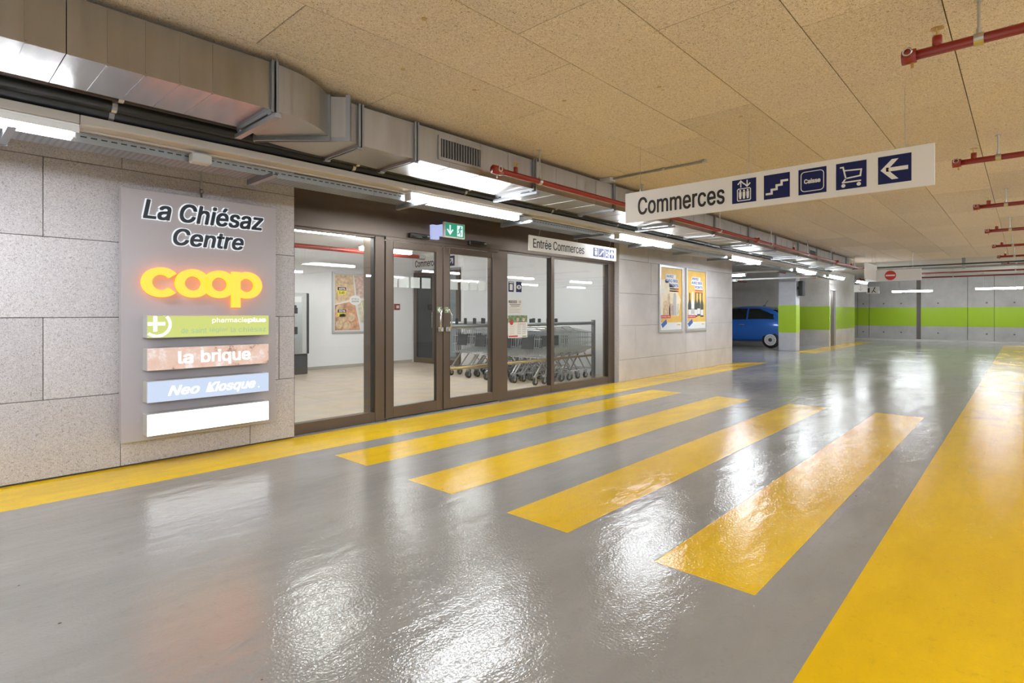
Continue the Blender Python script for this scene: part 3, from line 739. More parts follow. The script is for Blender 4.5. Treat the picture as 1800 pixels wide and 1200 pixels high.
# ------------------------------------------------------------------ posters and notices
def framed(name, label, cat, x0, x1, z0, z1, y):
    t = thing(name, label, cat, ((x0+x1)/2, y, z0))
    w = .055
    f = MB().bbox(x0, x0+w, y-.03, y, z0, z1, .006).bbox(x1-w, x1, y-.03, y, z0, z1, .006).bbox(x0+w, x1-w, y-.03, y, z0, z0+w, .006).bbox(x0+w, x1-w, y-.03, y, z1-w, z1, .006)
    f.build('frame', 'silver', t); return t, w
def points_poster(x0, label, kind):
    x1 = x0+1.07; z0, z1 = .87, 2.262; y = 5.459
    t, w = framed('framed_poster', label, 'poster', x0, x1, z0, z1, y)
    X = lambda u: x0+w+u*(x1-x0-2*w)
    Z = lambda v: z0+w+v*(z1-z0-2*w)
    y1 = y-.010
    MB().box(X(0), X(1), y1, y, Z(0), Z(1)).build('sheet', 'p_amber', t)
    l1, l2, l3 = (y1-.001, y1), (y1-.002, y1-.001), (y1-.003, y1-.002)
    pr = MB()
    pr.box(X(0), X(1), *l1, Z(0), Z(.115), 'white')
    if kind == 0: pr.poly([(X(.02),Z(.22)),(X(.85),Z(.22)),(X(.95),Z(.5)),(X(.7),Z(.68)),(X(.2),Z(.82)),(X(.02),Z(.8))], *l1, 'p_pale')
    pr.box(X(.25), X(.72), *l1, Z(.835), Z(.9), 'white').box(X(.22), X(.82), *l1, Z(.76), Z(.83), 'white').box(X(.4), X(.85), *l1, Z(.69), Z(.755), 'white')
    text(pr, 'PAYEZ', X(.28), X(.6), Z(.845), Z(.888), *l2, 'p_blue', bold=.03)
    text(pr, 'AVEC DES', X(.24), X(.8), Z(.772), Z(.82), *l2, 'p_blue', bold=.03)
    text(pr, 'POINTS', X(.42), X(.83), Z(.70), Z(.746), *l2, 'p_blue', bold=.03)
    pr.box(X(.42), X(.85), *l1, Z(.655), Z(.675), 'p_red').box(X(.42), X(.85), *l1, Z(.62), Z(.64), 'p_red')
    if kind == 0:
        for cx, h, w_, mm in ((.22,.24,.2,'p_food'),(.38,.36,.14,'p_food'),(.5,.2,.2,'p_pink'),(.66,.38,.16,'lb_p'),(.82,.2,.1,'p_leek')):
            mm = 'plastic' if mm == 'lb_p' else mm
            pr.poly([(X(cx-w_/2),Z(.23)),(X(cx+w_/2),Z(.23)),(X(cx+w_*.45),Z(.23+h*.8)),(X(cx+w_*.2),Z(.23+h)),(X(cx-w_*.3),Z(.23+h*.95)),(X(cx-w_/2),Z(.23+h*.6))], *l2, mm)
        pr.disc(X(.12), Z(.62), .06, *l2, 16, 'white')
    else:
        for i, cx in enumerate((.14,.3,.46,.62,.8)):
            zb = .2 + .02*(i % 2); w_ = .085; mm = 'white' if i == 1 else 'p_bottle'
            pr.poly([(X(cx-w_),Z(zb)),(X(cx+w_),Z(zb)),(X(cx+w_),Z(zb+.22)),(X(cx+.03),Z(zb+.31)),(X(cx+.03),Z(zb+.42)),(X(cx-.03),Z(zb+.42)),(X(cx-.03),Z(zb+.31)),(X(cx-w_),Z(zb+.22))], *l1, mm)
            pr.box(X(cx-w_*.9), X(cx+w_*.9), *l2, Z(zb+.03), Z(zb+.13), 'signw' if i != 1 else 'plastic')
    pr.box(X(.02), X(.46), *l3, Z(.185), Z(.235), 'p_red'); text(pr, 'jusqu au', X(.05), X(.42), Z(.197), Z(.225), y1-.004, y1-.003, 'white')
    pr.poly([(X(.03),Z(.09)),(X(.1),Z(.03)),(X(.3),Z(.1)),(X(.26),Z(.17))], *l3, 'p_blue')
    text(pr, 'coop', X(.78), X(.93), Z(.06), Z(.085), *l2, 'p_amber', bold=.05)
    pr.build('print', 'white', t)
points_poster(10.32, 'framed amber poster with groceries on pale wall, left of two', 0)
points_poster(11.54, 'framed amber poster with wine bottles on pale wall, right of two', 1)
# offer poster in the lobby
y = 11.618
t, w = framed('framed_poster', 'large framed food offers poster on the white lobby wall', 'poster', 6.54, 7.74, .79, 2.22, y)
x0, x1, z0, z1 = 6.595, 7.685, .845, 2.165
X = lambda u: x0+u*(x1-x0); Z = lambda v: z0+v*(z1-z0)
MB().box(x0, x1, y-.01, y, z0, z1).build('sheet', 'signw', t)
l1, l2, l3 = (y-.0115, y-.01), (y-.013, y-.0116), (y-.0145, y-.0131)
pr = MB()
pr.poly([(X(.02),Z(.99)),(X(.44),Z(.99)),(X(.5),Z(.58)),(X(.02),Z(.48))], *l1, 'p_food')
pr.poly([(X(.47),Z(.99)),(X(.98),Z(.99)),(X(.98),Z(.6)),(X(.54),Z(.58))], *l1, 'p_pink')
pr.poly([(X(.02),Z(.46)),(X(.48),Z(.54)),(X(.62),Z(.02)),(X(.02),Z(.02))], *l1, 'p_tom')
pr.poly([(X(.54),Z(.54)),(X(.98),Z(.57)),(X(.98),Z(.14)),(X(.64),Z(.14))], *l1, 'p_leek')
for (u, v, c1, c2) in ((.08,.72,'40%','1.45'), (.76,.84,'40%','1.20'), (.08,.33,'33%','2.95'), (.76,.46,'50%','4.95')):
    pr.bbox(X(u), X(u+.2), *l2, Z(v), Z(v+.055), .002, 'ink'); text(pr, c1, X(u+.03), X(u+.18), Z(v+.008), Z(v+.046), *l3, 'white', bold=.03)
    pr.box(X(u), X(u+.19), *l2, Z(v-.075), Z(v-.003), 'p_yel'); text(pr, c2, X(u+.04), X(u+.16), Z(v-.06), Z(v-.02), *l3, 'ink', bold=.02)
pr.poly([(X(.5)+.155*math.cos(k*.2618), Z(.55)+.115*math.sin(k*.2618)) for k in range(24)], *l2, 'white')
text(pr, 'HIT DE LA', X(.41), X(.59), Z(.56), Z(.585), *l3, 'ink'); text(pr, 'SEMAINE', X(.41), X(.59), Z(.515), Z(.545), *l3, 'ink')
for (u, v, r_) in ((.12,.12,.09),(.3,.1,.1),(.47,.1,.09),(.2,.24,.1),(.4,.25,.1),(.33,.4,.09),(.12,.4,.08)):
    pr.disc(X(u), Z(v), r_, *l2, 18, 'p_tom' if (u*100) % 2 else 'p_food')
for k in range(6): pr.stroke([(X(.6+.05*k),Z(.5)),(X(.7+.05*k),Z(.17))], .02, *l2, 'p_pale' if k % 2 else 'p_leek')
text(pr, 'coop', X(.8), X(.95), Z(.05), Z(.1), *l2, 'p_amber', bold=.05)
pr.build('print', 'white', t)
# sheets stuck on window 2
GY = FY+.0345
t = tag(MB().box(5.995, 6.11, GY-.0015, GY, 1.585, 1.735).build('sticker', 'navy'), 'dark blue notice sticker on glass, left of the eye sticker', 'sticker')
MB().box(6.005, 6.10, GY-.003, GY-.0016, 1.715, 1.728).box(6.02, 6.085, GY-.003, GY-.0016, 1.61, 1.70).build('print', 'signw', t)
t = tag(MB().box(6.165, 6.285, GY-.0015, GY, 1.585, 1.74).build('sticker', 'navy'), 'dark blue sticker with a white eye on the glass pane', 'sticker')
a = MB(); a.poly([(6.225+.05*math.cos(k*.2618)*(1), 1.66+.032*math.sin(k*.2618)) for k in range(24)], GY-.003, GY-.0016, 'signw').disc(6.225, 1.66, .02, GY-.0042, GY-.0031, 16, 'navy').disc(6.225, 1.66, .008, GY-.005, GY-.0043, 12, 'signw'); a.build('eye', 'signw', t)
t = tag(MB().box(5.99, 6.29, GY-.001, GY, 1.26, 1.47).build('notice', 'signw'), 'white Attention notice stuck on the glass below blue stickers', 'notice')
a = MB().box(6.0, 6.18, GY-.0025, GY-.0011, 1.42, 1.455, 'ink'); text(a, 'ATTENTION', 6.01, 6.17, 1.428, 1.447, GY-.004, GY-.0026, 'white', bold=.02)
text(a, 'CE', 6.22, 6.27, 1.42, 1.455, GY-.0025, GY-.0011, 'ink')
for k, (u, v) in enumerate(((6.02,6.26),(6.04,6.24),(6.02,6.18),(6.02,6.25),(6.02,6.22),(6.02,6.25))): a.box(u, v, GY-.0025, GY-.0011, 1.395-.024*k, 1.403-.024*k, 'ink' if k < 2 else 'plastic')
a.build('print', 'ink', t)
t = tag(MB().box(5.985, 6.42, GY-.001, GY, .90, 1.24).build('notice', 'signw'), 'notice with green food photo strip low on the glass pane', 'notice')
a = MB().box(5.99, 6.415, GY-.0025, GY-.0011, 1.13, 1.235, 'p_veg').disc(6.06, 1.13, .04, GY-.0035, GY-.0026, 12, 'p_red').disc(6.2, 1.17, .03, GY-.0035, GY-.0026, 12, 'p_pink').disc(6.33, 1.17, .03, GY-.0035, GY-.0026, 12, 'p_pink')
text(a, 'Ouverture', 6.2, 6.38, 1.095, 1.115, GY-.0025, GY-.0011, 'p_red')
for k in range(5): a.box(6.02, 6.12, GY-.0025, GY-.0011, 1.07-.028*k, 1.077-.028*k, 'plastic').box(6.19, 6.27, GY-.0025, GY-.0011, 1.067-.028*k, 1.08-.028*k, 'plastic').box(6.3, 6.38, GY-.0025, GY-.0011, 1.067-.028*k, 1.08-.028*k, 'plastic')
a.bbox(6.0, 6.2, GY-.0025, GY-.0011, .912, .935, .002, 'p_red').box(6.3, 6.4, GY-.0025, GY-.0011, .912, .925, 'p_veg')
a.build('print', 'ink', t)

# ------------------------------------------------------------------ lobby: pay machine, alarm, lamps, red pipe
LZ = .0085
t = thing('pay_machine', 'tall grey parking pay machine against white lobby wall', 'machine', (5.2, 11.2, LZ))
MB().bbox(4.85, 5.62, 10.95, 11.55, LZ, .42, .006).build('plinth', 'dark', t)
b = MB().bbox(4.85, 5.6, 10.9, 11.55, .43, 1.68, .015).build('cabinet', 'plastic', t)
MB().bbox(5.56, 5.63, 10.9, 11.55, .43, 1.68, .01).build('side_trim', 'dark', t)
MB().bbox(5.05, 5.47, 10.885, 10.9, .46, 1.62, .004).build('front_panel', 'steel', t)
MB().bbox(5.1, 5.44, 10.875, 10.885, 1.48, 1.6, .003).build('screen', 'signw', t)
MB().bbox(5.2, 5.36, 10.85, 10.885, 1.26, 1.38, .008).bbox(5.23, 5.33, 10.84, 10.85, 1.38, 1.43, .004).build('card_reader', 'black', t)
MB().bbox(5.21, 5.35, 10.87, 10.885, 1.08, 1.18, .004).build('keypad', 'plastic', t)
MB().bbox(5.2, 5.36, 10.855, 10.885, .84, .99, .008).build('coin_slot', 'black', t)
MB().bbox(5.24, 5.33, 10.872, 10.885, .74, .8, .004).build('ticket_slot', 'plastic', t)
t = thing('alarm_button', 'small red fire alarm call point on white lobby wall', 'alarm', (8.32, 11.6, 1.35))
MB().bbox(8.24, 8.40, 11.575, 11.62, 1.35, 1.5, .006).build('housing', 'red', t)
MB().bbox(8.285, 8.365, 11.57, 11.575, 1.39, 1.46, .002).build('push_plate', 'signw', t)
def lamp_room(x0, x1, y, z, lab):
    t = thing('lobby_lamp', lab, 'lamp', ((x0+x1)/2, y, z))
    MB().bbox(x0, x1, y-.05, y+.05, z+.03, z+.07, .01).build('housing', 'white', t)
    MB().bbox(x0+.02, x1-.02, y-.045, y+.045, z-.03, z+.03, .015).build('diffuser', 'tube_r', t)
    MB().tube([(x0+.2,y,z+.07),(x0+.2,y,2.76)], .004, 6).build('hanger', 'steel', t); MB().tube([(x1-.2,y,z+.07),(x1-.2,y,2.76)], .004, 6).build('hanger', 'steel', t)
lamp_room(5.9, 7.15, 9.45, 2.52, 'lobby batten lamp hanging beside red pipe')
lamp_room(2.72, 3.62, 5.86, 2.20, 'lobby batten lamp just inside the left glass pane')
lamp_room(6.2, 7.7, 7.6, 2.68, 'lobby batten lamp over the trolleys')
lamp_room(2.6, 4.1, 8.6, 2.68, 'lobby batten lamp over the left side of lobby')
lamp_room(6.9, 8.4, 6.1, 2.70, 'lobby batten lamp high behind the right glass panes')
t = thing('water_pipe', 'red pipe crossing the lobby below its white ceiling', 'pipe', (5, 9.75, 2.5))
smooth(MB()).tube([(1.25,9.75,2.5),(7.6,9.75,2.5)], .045, 12).build('pipe', 'red', t)
MB().tube([(7.55,9.75,2.5),(7.72,9.75,2.5)], .06, 12).build('end_cap', 'steel', t)
for x in (2.5, 4.6, 6.6): MB().tube([(x,9.75,2.54),(x,9.75,2.76)], .006, 6).build('hanger', 'steel', t)

# ------------------------------------------------------------------ shopping trolleys and their corral
def trolley():
    t = thing('shopping_trolley', 'x', 'trolley')
    # local: handle at x=0, nose towards +x, width along y
    def sect(u):   # basket cross-section at u in 0..1 : x, half width, bottom, top
        return (.10+.80*u, .27-.045*u, .47+.13*u, .98-.10*u)
    bk = MB(); r = .0052; n = 4
    for v in (0, .33, .66, 1):
        rr = .008 if v == 1 else r
        for sg in (-1, 1):
            bk.tube([(sect(u)[0], sg*sect(u)[1], sect(u)[2]+(sect(u)[3]-sect(u)[2])*v) for u in (0,1)], rr, n)
        for u in ((1,) if v < 1 else (0, 1)):
            x, w, b_, tt = sect(u); z = b_+(tt-b_)*v
            bk.tube([(x,-w,z),(x,w,z)], rr, n)
    for k in range(15):
        x, w, b_, tt = sect(k/14)
        for sg in (-1,1): bk.tube([(x,sg*w,b_),(x,sg*w,tt)], r, n)
        bk.tube([(x,-w,b_),(x,w,b_)], r, n)
    for k in range(1, 8):
        w1 = sect(1)[1]; y = -w1+2*w1*k/8
        bk.tube([(sect(1)[0],y,sect(1)[2]),(sect(1)[0],y,sect(1)[3])], r, n)
        w0 = sect(0)[1]; y0 = -w0+2*w0*k/8
        bk.tube([(sect(0)[0],y0,sect(0)[2]),(sect(1)[0],y,sect(1)[2])], r, n)
    bk.build('basket', 'zinc', t)
    fl = MB()                                                     # hinged rear flap / child seat
    for k in range(10):
        y = -.25+.5*k/9; fl.tube([(.11,y,.5),(.17,y*.94,.95)], r, n)
    for z, x in ((.5,.11),(.65,.13),(.8,.15),(.95,.17)): fl.tube([(x,-.25,z),(x,.25,z)], r, n)
    fl.build('rear_flap', 'zinc', t)
    MB().add([(.093,-.14,.62),(.093,.14,.62),(.12,.14,.84),(.12,-.14,.84),(.103,-.14,.62),(.103,.14,.62),(.13,.14,.84),(.13,-.14,.84)],
             [(0,3,2,1),(4,5,6,7),(0,1,5,4),(1,2,6,5),(2,3,7,6),(3,0,4,7)]).build('seat_panel', 'dark', t)
    # a panel on the basket flank, as wide plastic pocket
    sp = MB()
    for sg in (-1,1):
        sp.box(.2, .40, sg*.272-.004, sg*.272+.004, .68, .83)
        for k in range(5): sp.box(.205+.04*k, .228+.04*k, sg*.275-.004, sg*.275+.004, .81, .86)
    sp.build('side_pocket', 'dark', t)
    smooth(MB()).tube([(0,-.265,1.01),(0,.265,1.01)], .017, 10).build('handle', 'plastic', t)
    MB().tube([(0,-.265,1.01),(.10,-.27,.97),(.9,-.225,.885)], .010, 6).tube([(0,.265,1.01),(.10,.27,.97),(.9,.225,.885)], .010, 6).build('top_rail', 'chrome', t)
    MB().bbox(-.02, .03, .02, .07, 1.0, 1.16, .008).build('coin_lock', 'black', t)
    ch = MB()
    for sg in (-1,1):
        y = sg*.245
        ch.tube([(.02,y,.16),(.07,y,.2),(.34,y*.95,.50),(.62,sg*.21,.52)], .016, 6)
        ch.tube([(.52,y*.9,.53),(.86,sg*.19,.17)], .014, 6)
        ch.tube([(.04,y,.17),(.88,sg*.185,.175)], .011, 6)
    ch.tube([(.34,-.235,.5),(.34,.235,.5)], .011, 6).tube([(.86,-.19,.175),(.86,.19,.175)], .011, 6)
    ch.build('chassis', 'chrome', t)
    for x, y in ((.03,-.245),(.03,.245),(.87,-.19),(.87,.19)):
        w = smooth(MB()); w.tube([(x,y-.014,.062),(x,y+.014,.062)], .062, 16)
        wo = w.build('wheel', 'rubber', t)
        MB().tube([(x,y-.017,.062),(x,y+.017,.062)], .026, 10).build('hub', 'plastic', wo)
        MB().box(x-.02,x+.02,y-.024,y-.018,.05,.15).box(x-.02,x+.02,y+.018,y+.024,.05,.15).box(x-.022,x+.022,y-.024,y+.024,.145,.165).build('fork', 'steel', wo)
    return t
ROWN = ['front', 'second', 'third', 'fourth']
NTH = ['leftmost', 'second from left', 'third from left', 'fourth from left', 'fifth from left']
DROP = []
proto = None
for i, (yr, xs) in enumerate(((6.50, (7.36, 7.6, 7.84, 8.08, 8.32)), (7.08, (7.40, 7.64, 7.88, 8.12, 8.36)), (7.68, (7.34, 7.58, 7.82, 8.06, 8.30)), (8.30, (7.42, 7.66, 7.90, 8.14, 8.38)))):
    for k, x in enumerate(xs):
        if proto is None: proto = o = trolley()
        else: o = copy_tree(proto)
        if (i, k) not in ((0, 0), (0, 1), (2, 0), (3, 0)):
            for ch in list(o.children):
                if ch.name.startswith('side_pocket'): DROP.append(ch)
        o.location = (x, yr + random.uniform(-.012, .012), LZ)
        o['label'] = f'chrome shopping trolley nested in the {ROWN[i]} row behind the glass, {NTH[k]}'
        o['group'] = 'nested shopping trolleys in the lobby'
for ch in DROP: bpy.data.objects.remove(ch)
t = thing('trolley_rail', 'steel corral rail with end post in front of the trolleys', 'rail', (7, 6.05, LZ))
smooth(MB()).tube([(5.09,6.05,1.08),(8.86,6.05,1.08)], .03, 10).build('top_rail', 'galv_d', t)
smooth(MB()).tube([(5.09,6.05,.47),(8.86,6.05,.47)], .022, 10).build('lower_rail', 'brass', t)
for x in (5.09, 8.86): MB().bbox(x-.03, x+.03, 6.02, 6.08, LZ, 1.14, .004).build('post', 'galv_d', t)
t = thing('trolley_rail', 'dark corral rail behind the trolley rows at lobby back', 'rail', (8, 8.85, LZ))
smooth(MB()).tube([(7.3,8.85,1.06),(9.55,8.85,1.06)], .03, 10).build('top_rail', 'steel', t)
for x in (7.35, 9.5): MB().bbox(x-.03, x+.03, 8.82, 8.88, LZ, 1.1, .004).build('post', 'galv_d', t)

# ------------------------------------------------------------------ ventilation duct under the ceiling
duct = thing('ventilation_duct', 'long galvanised ventilation duct stepping sideways under the ceiling above entrance', 'duct', (2, 3.7, 2.53))
ZB, ZT = 2.535, 2.825
def flange(x, y0, y1, d=.018, h=.022):
    f = MB()
    for dx in (-.022, .006):
        f.box(x+dx, x+dx+.016, y0-h, y0, ZB-h, ZT+.01).box(x+dx, x+dx+.016, y1, y1+h, ZB-h, ZT+.01).box(x+dx, x+dx+.016, y0, y1, ZB-h, ZB)
    for y in (y0-.006, y1-.03): f.box(x-.024, x+.024, y, y+.036, ZB-h-.012, ZB-h)
    f.build('flange', 'galv_d', duct)
def straight(x0, x1, y0, y1, beads=()):
    b = MB().box(x0, x1, y0, y1, ZB, ZT)
    b.box(x0, x1, y0-.004, y0, ZB-.004, ZB+.004)
    for x in beads: b.box(x-.004, x+.004, y0-.003, y0, ZB+.01, ZT-.01).box(x-.004, x+.004, y0+.01, y1-.01, ZB-.003, ZB)
    return b.build('duct_section', 'galv_s' if x1 < 1.6 else 'galv', duct)
A0, A1 = 3.435, 3.935
for a, b, bd in ((-6,-4.4,()), (-4.4,-2.9,()), (-2.9,-1.2,()), (-1.2,.519,(-.6,-.02,.2,.37)), (.523,1.535,(.69,.857,1.02,1.19))):
    straight(a, b, A0, A1, bd)
flange(1.54, A0, A1)
def bend(fr, bk, name='duct_bend'):
    def bez(p, n=10):
        a, b_, c_ = [Vector(q) for q in p]
        return [((1-k/n)**2)*a + 2*(k/n)*(1-k/n)*b_ + (k/n)**2*c_ for k in range(n+1)]
    F, B = bez(fr), bez(bk); m = MB(); vs = []; fs = []
    for f, b in zip(F, B): vs += [(f.x,f.y,ZB),(f.x,f.y,ZT),(b.x,b.y,ZT),(b.x,b.y,ZB)]
    k = len(F)
    for i in range(k-1):
        for q in range(4): fs.append((4*i+q, 4*i+(q+1)%4, 4*i+4+(q+1)%4, 4*i+4+q)[::-1])
    fs += [(0,1,2,3), (4*k-4, 4*k-1, 4*k-2, 4*k-3)]
    m.add(vs, fs); return m.build(name, 'galv', duct)
bend([(1.55,A0),(1.83,A0+.01),(2.04,3.67)], [(1.55,A1),(1.62,3.95),(1.70,4.055)])
# skew flange between the two bends
def skew(p, q, th, zt=ZT+.01, name='flange', m='galv_d'):
    p, q = Vector(p), Vector(q); d = (q-p).normalized(); nrm = Vector((-d.y, d.x)) * -1
    def bar(z0, z1, e0, e1, t0, t1, mb):
        a, b = p+d*e0, p+d*e1; o0, o1 = nrm*t0, nrm*t1
        v = [a+o0, b+o0, b+o1, a+o1]
        mb.add([(w.x,w.y,z0) for w in v]+[(w.x,w.y,z1) for w in v], [(0,1,2,3)[::-1],(4,5,6,7),(0,1,5,4),(1,2,6,5),(2,3,7,6),(3,0,4,7)])
    L_ = (q-p).length; f = MB()
    bar(ZB-.03, ZB, -.02, L_+.02, -th, th, f); bar(ZB, zt, -.02, .012, -th, th, f); bar(ZB, zt, L_-.012, L_+.02, -th, th, f)
    return f.build(name, m, duct)
skew((1.70,4.055), (2.04,3.675), .018)
skew((1.70,4.07), (2.145,3.585), .012)
m_ = MB(); m_.add([(2.05,3.67,ZB),(2.145,3.585,ZB),(2.15,3.60,ZB),(2.06,3.685,ZB),(2.05,3.67,ZT),(2.145,3.585,ZT),(2.15,3.60,ZT),(2.06,3.685,ZT)],
   [(3,2,1,0),(4,5,6,7),(0,1,5,4),(1,2,6,5),(2,3,7,6),(3,0,4,7)]); m_.build('closure_plate', 'galv', duct)
bend([(2.15,3.60),(2.2,3.672),(2.29,3.674)], [(1.72,4.09),(1.9,4.174),(2.29,4.174)])
D0, D1 = 3.674, 4.174
fx = [2.30, 2.82, 4.31, 5.81, 7.3, 8.8, 10.3, 11.8, 13.3, 14.8, 16.3, 17.8, 18.6]
for i, (a, b) in enumerate(zip(fx, fx[1:])):
    straight(a+.003, b-.003, D0, D1, [a+(b-a)*k/4 for k in (1,2,3)] if i else [])
    flange(a, D0, D1)
def grille(x0, x1, z0, z1):
    g_ = MB().box(x0-.025, x1+.025, D0-.012, D0, z0-.025, z0).box(x0-.025, x1+.025, D0-.012, D0, z1, z1+.025).box(x0-.025, x0, D0-.012, D0, z0, z1).box(x1, x1+.025, D0-.012, D0, z0, z1)
    gp = g_.build('grille', 'galv', duct)
    MB().box(x0, x1, D0-.004, D0, z0, z1).build('grille_throat', 'grille', gp)
    n = int((x1-x0)/.03)
    for k in range(n):
        x = x0+(k+.5)*(x1-x0)/n
        MB().add([(x-.004,D0-.012,z0),(x+.004,D0-.012,z0),(x+.010,D0-.003,z0),(x+.002,D0-.003,z0),(x-.004,D0-.012,z1),(x+.004,D0-.012,z1),(x+.010,D0-.003,z1),(x+.002,D0-.003,z1)],
                 [(3,2,1,0),(4,5,6,7),(0,1,5,4),(1,2,6,5),(2,3,7,6),(3,0,4,7)]).build('louvre', 'galv_d', gp)
grille(3.08, 3.55, 2.605, 2.762)
grille(14.2, 14.7, 2.63, 2.74)
for x in (1.54, 4.31, 7.3, 10.3, 13.3, 16.3):
    y0, y1 = (A0, A1) if x < 2 else (D0, D1)
    MB().box(x-.02, x+.02, y0-.06, y1+.06, ZB-.062, ZB-.036).tube([(x,y0-.045,ZB-.06),(x,y0-.045,2.87)], .004, 6).tube([(x,y1+.045,ZB-.06),(x,y1+.045,2.87)], .004, 6).build('support_rail', 'galv_d', duct)

# ------------------------------------------------------------------ black lagged pipes
def black_pipe(y, z, r, lab, x0=-6, x1=19):
    t = thing('lagged_pipe', lab, 'pipe', (3, y, z), group='black lagged pipes under the duct')
    smooth(MB()).tube([(x0,y,z),(x1,y,z)], r, 14).build('pipe', 'black_pipe', t)
    k = x0 + 1.1
    for x in [x for x in (-3.2,-1.1,.88,2.63,3.95,5.4,6.9,8.4,9.9,11.4,12.9,14.4,15.9,17.4) if x0 < x < x1]:
        MB().tube([(x-.014,y,z),(x+.014,y,z)], r+.004, 14).box(x-.012, x+.012, y-.006, y+.006, z+r, 2.868).build('clamp', 'steel', t)
black_pipe(4.07, 2.60, .04, 'upper black lagged pipe behind the near duct', x1=1.62)
black_pipe(4.248, 2.585, .045, 'middle black lagged pipe along back edge of duct')
black_pipe(4.33, 2.556, .05, 'lower black lagged pipe above the cream lamp trunking')

# ------------------------------------------------------------------ cable tray with cantilever brackets
t = thing('cable_tray', 'perforated galvanised cable tray above the shop front', 'tray', (3, 4.6, 2.37))
xs = [-6, -3, -.3, 1.62, 2.95, 5.95, 8.95, 11.95, 14.95, 17.95, 20.95]
for a, b in zip(xs, xs[1:]):
    MB().box(a+.002, b-.002, 4.475, 4.70, 2.37, 2.373).box(a+.002, b-.002, 4.475, 4.478, 2.373, 2.43).box(a+.002, b-.002, 4.697, 4.70, 2.373, 2.43).build('tray_section', 'perf', t)
sl = MB()
for k in range(280):
    x = -2 + k*.055; sl.box(x, x+.034, 4.4735, 4.4752, 2.405, 2.413)
sl.build('slot_row', 'black', t, kind='stuff')
for x in (-2.9,-1.3,.4,1.92,3.4,4.95,6.45,7.95,9.5,11,12.5,14,15.5,17):
    br = MB().box(x-.02, x+.02, 4.25, 4.72, 2.328, 2.333)
    for a, b in ((x-.02, x-.017), (x+.017, x+.02)): br.box(a, b, 4.25, 4.46, 2.333, 2.357).box(a, b, 4.46, 4.72, 2.333, 2.37)
    br.box(x-.022, x+.022, 4.715, 4.735, 2.325, 2.372); br.build('bracket', 'galv_d', t)
    MB().tube([(x,4.72,2.36),(x,4.72,2.95)], .005, 6).build('hanger_rod', 'steel', t)
for x in (1.45, 5.06):
    MB().bbox(x-.07, x+.06, 4.38, 4.472, 2.36, 2.43, .008).build('junction_box', 'plastic', t)

# ------------------------------------------------------------------ battens: cream trunking, each lamp a thing
t = thing('lamp_trunking', 'cream lamp trunking running along the shop front and beyond', 'trunking', (3, 4.37, 2.42))
xs = [-6, -3.1, -.9, .72, 3.3, 4.9, 7.06, 8.72, 11.3, 13.05, 15.6, 18.98, 20.95]
for a, b in zip(xs, xs[1:]):
    MB().bbox(a+.0015, b-.0015, 4.30, 4.45, 2.445, 2.50, .004).box(a+.0015, b-.0015, 4.425, 4.45, 2.432, 2.445).build('trunking_section', 'trunk', t)
for x in (-4.5,-1.6,1.3,4.1,6.2,9.8,12.4,14.6,17.4,20): MB().tube([(x,4.44,2.5),(x,4.44,2.87)], .004, 6).build('hanger', 'steel', t)
def lamp_x(x0, x1, y, z, lab, group, hang=None, shield=False):
    t = thing('batten_lamp', lab, 'lamp', ((x0+x1)/2, y, z), group=group)
    MB().bbox(x0, x1, y-.045, y+.045, z-.03, z+.035, .018).build('diffuser', 'tube', t)
    for x in (x0, x1): MB().bbox(x-.012, x+.012, y-.047, y+.047, z-.032, z+.037, .006).build('end_cap', 'plastic', t)
    MB().bbox(x0-.02, x1+.02, y-.085, y+.05, z+.036, z+.052, .003).build('housing', 'white', t)
    if shield: MB().bbox(x0-.02, x1+.02, y-.085, y-.081, z-.002, z+.036, .001).build('added_shield', 'white', t)  # added strip that blocks the lamp's reflection in the duct underside
    if hang:
        MB().tube([(x0+.25,y,z+.05),(x0+.25,y,hang)], .004, 6).build('hanger', 'steel', t); MB().tube([(x1-.25,y,z+.05),(x1-.25,y,hang)], .004, 6).build('hanger', 'steel', t)
GA = 'batten lamps along the shop front'
names = ['nearest, at left edge', 'second, over the entrance doors', 'third, over pale wall start', 'fourth, at pale wall corner', 'fifth, before the pillar', 'sixth, past the pillar', 'seventh, near the far door']
for (a, b), n_ in zip(((-.85,.7),(3.29,4.86),(7.06,8.7),(11.32,13.0),(15.67,17.5),(18.98,20.9),(22.8,24.6)), names):
    lamp_x(a, b, 4.405, 2.392, f'white lit batten lamp along the shop front, {n_}', GA, None if b < 21 else 2.95, a < 0)
GB = 'batten lamps outside the picture'
for x in (-4.6, -.85, 3.0, 6.8, 10.6, 14.4, 18.2, 22.0, 26.0):
    for y in (-2.4, -5.4):  # both rows unseen; the outer one is added to brighten the floor paint
        lamp_x(x, x+1.55, y, 2.55, 'white lit unseen batten lamp on the far side of the aisle', GB, 2.87 if (x < 19 and y > -3) else 2.95)
lamp_x(-5, -3.45, 4.405, 2.392, 'white lit fill lamp added behind the viewpoint', GB, 2.87, True)
lamp_x(-2.7, -1.15, 1.4, 2.55, 'white lit fill lamp added behind the viewpoint', GB, 2.87)  # unseen lamp added to brighten the ceiling
lamp_x(-2.7, -1.15, -.8, 2.55, 'white lit fill lamp added behind the viewpoint', GB, 2.87)  # second unseen fill lamp, added for the same ceiling light
lamp_x(-5.5, -3.95, .8, 2.6, 'white lit fill lamp added behind the viewpoint', GB, 2.95)
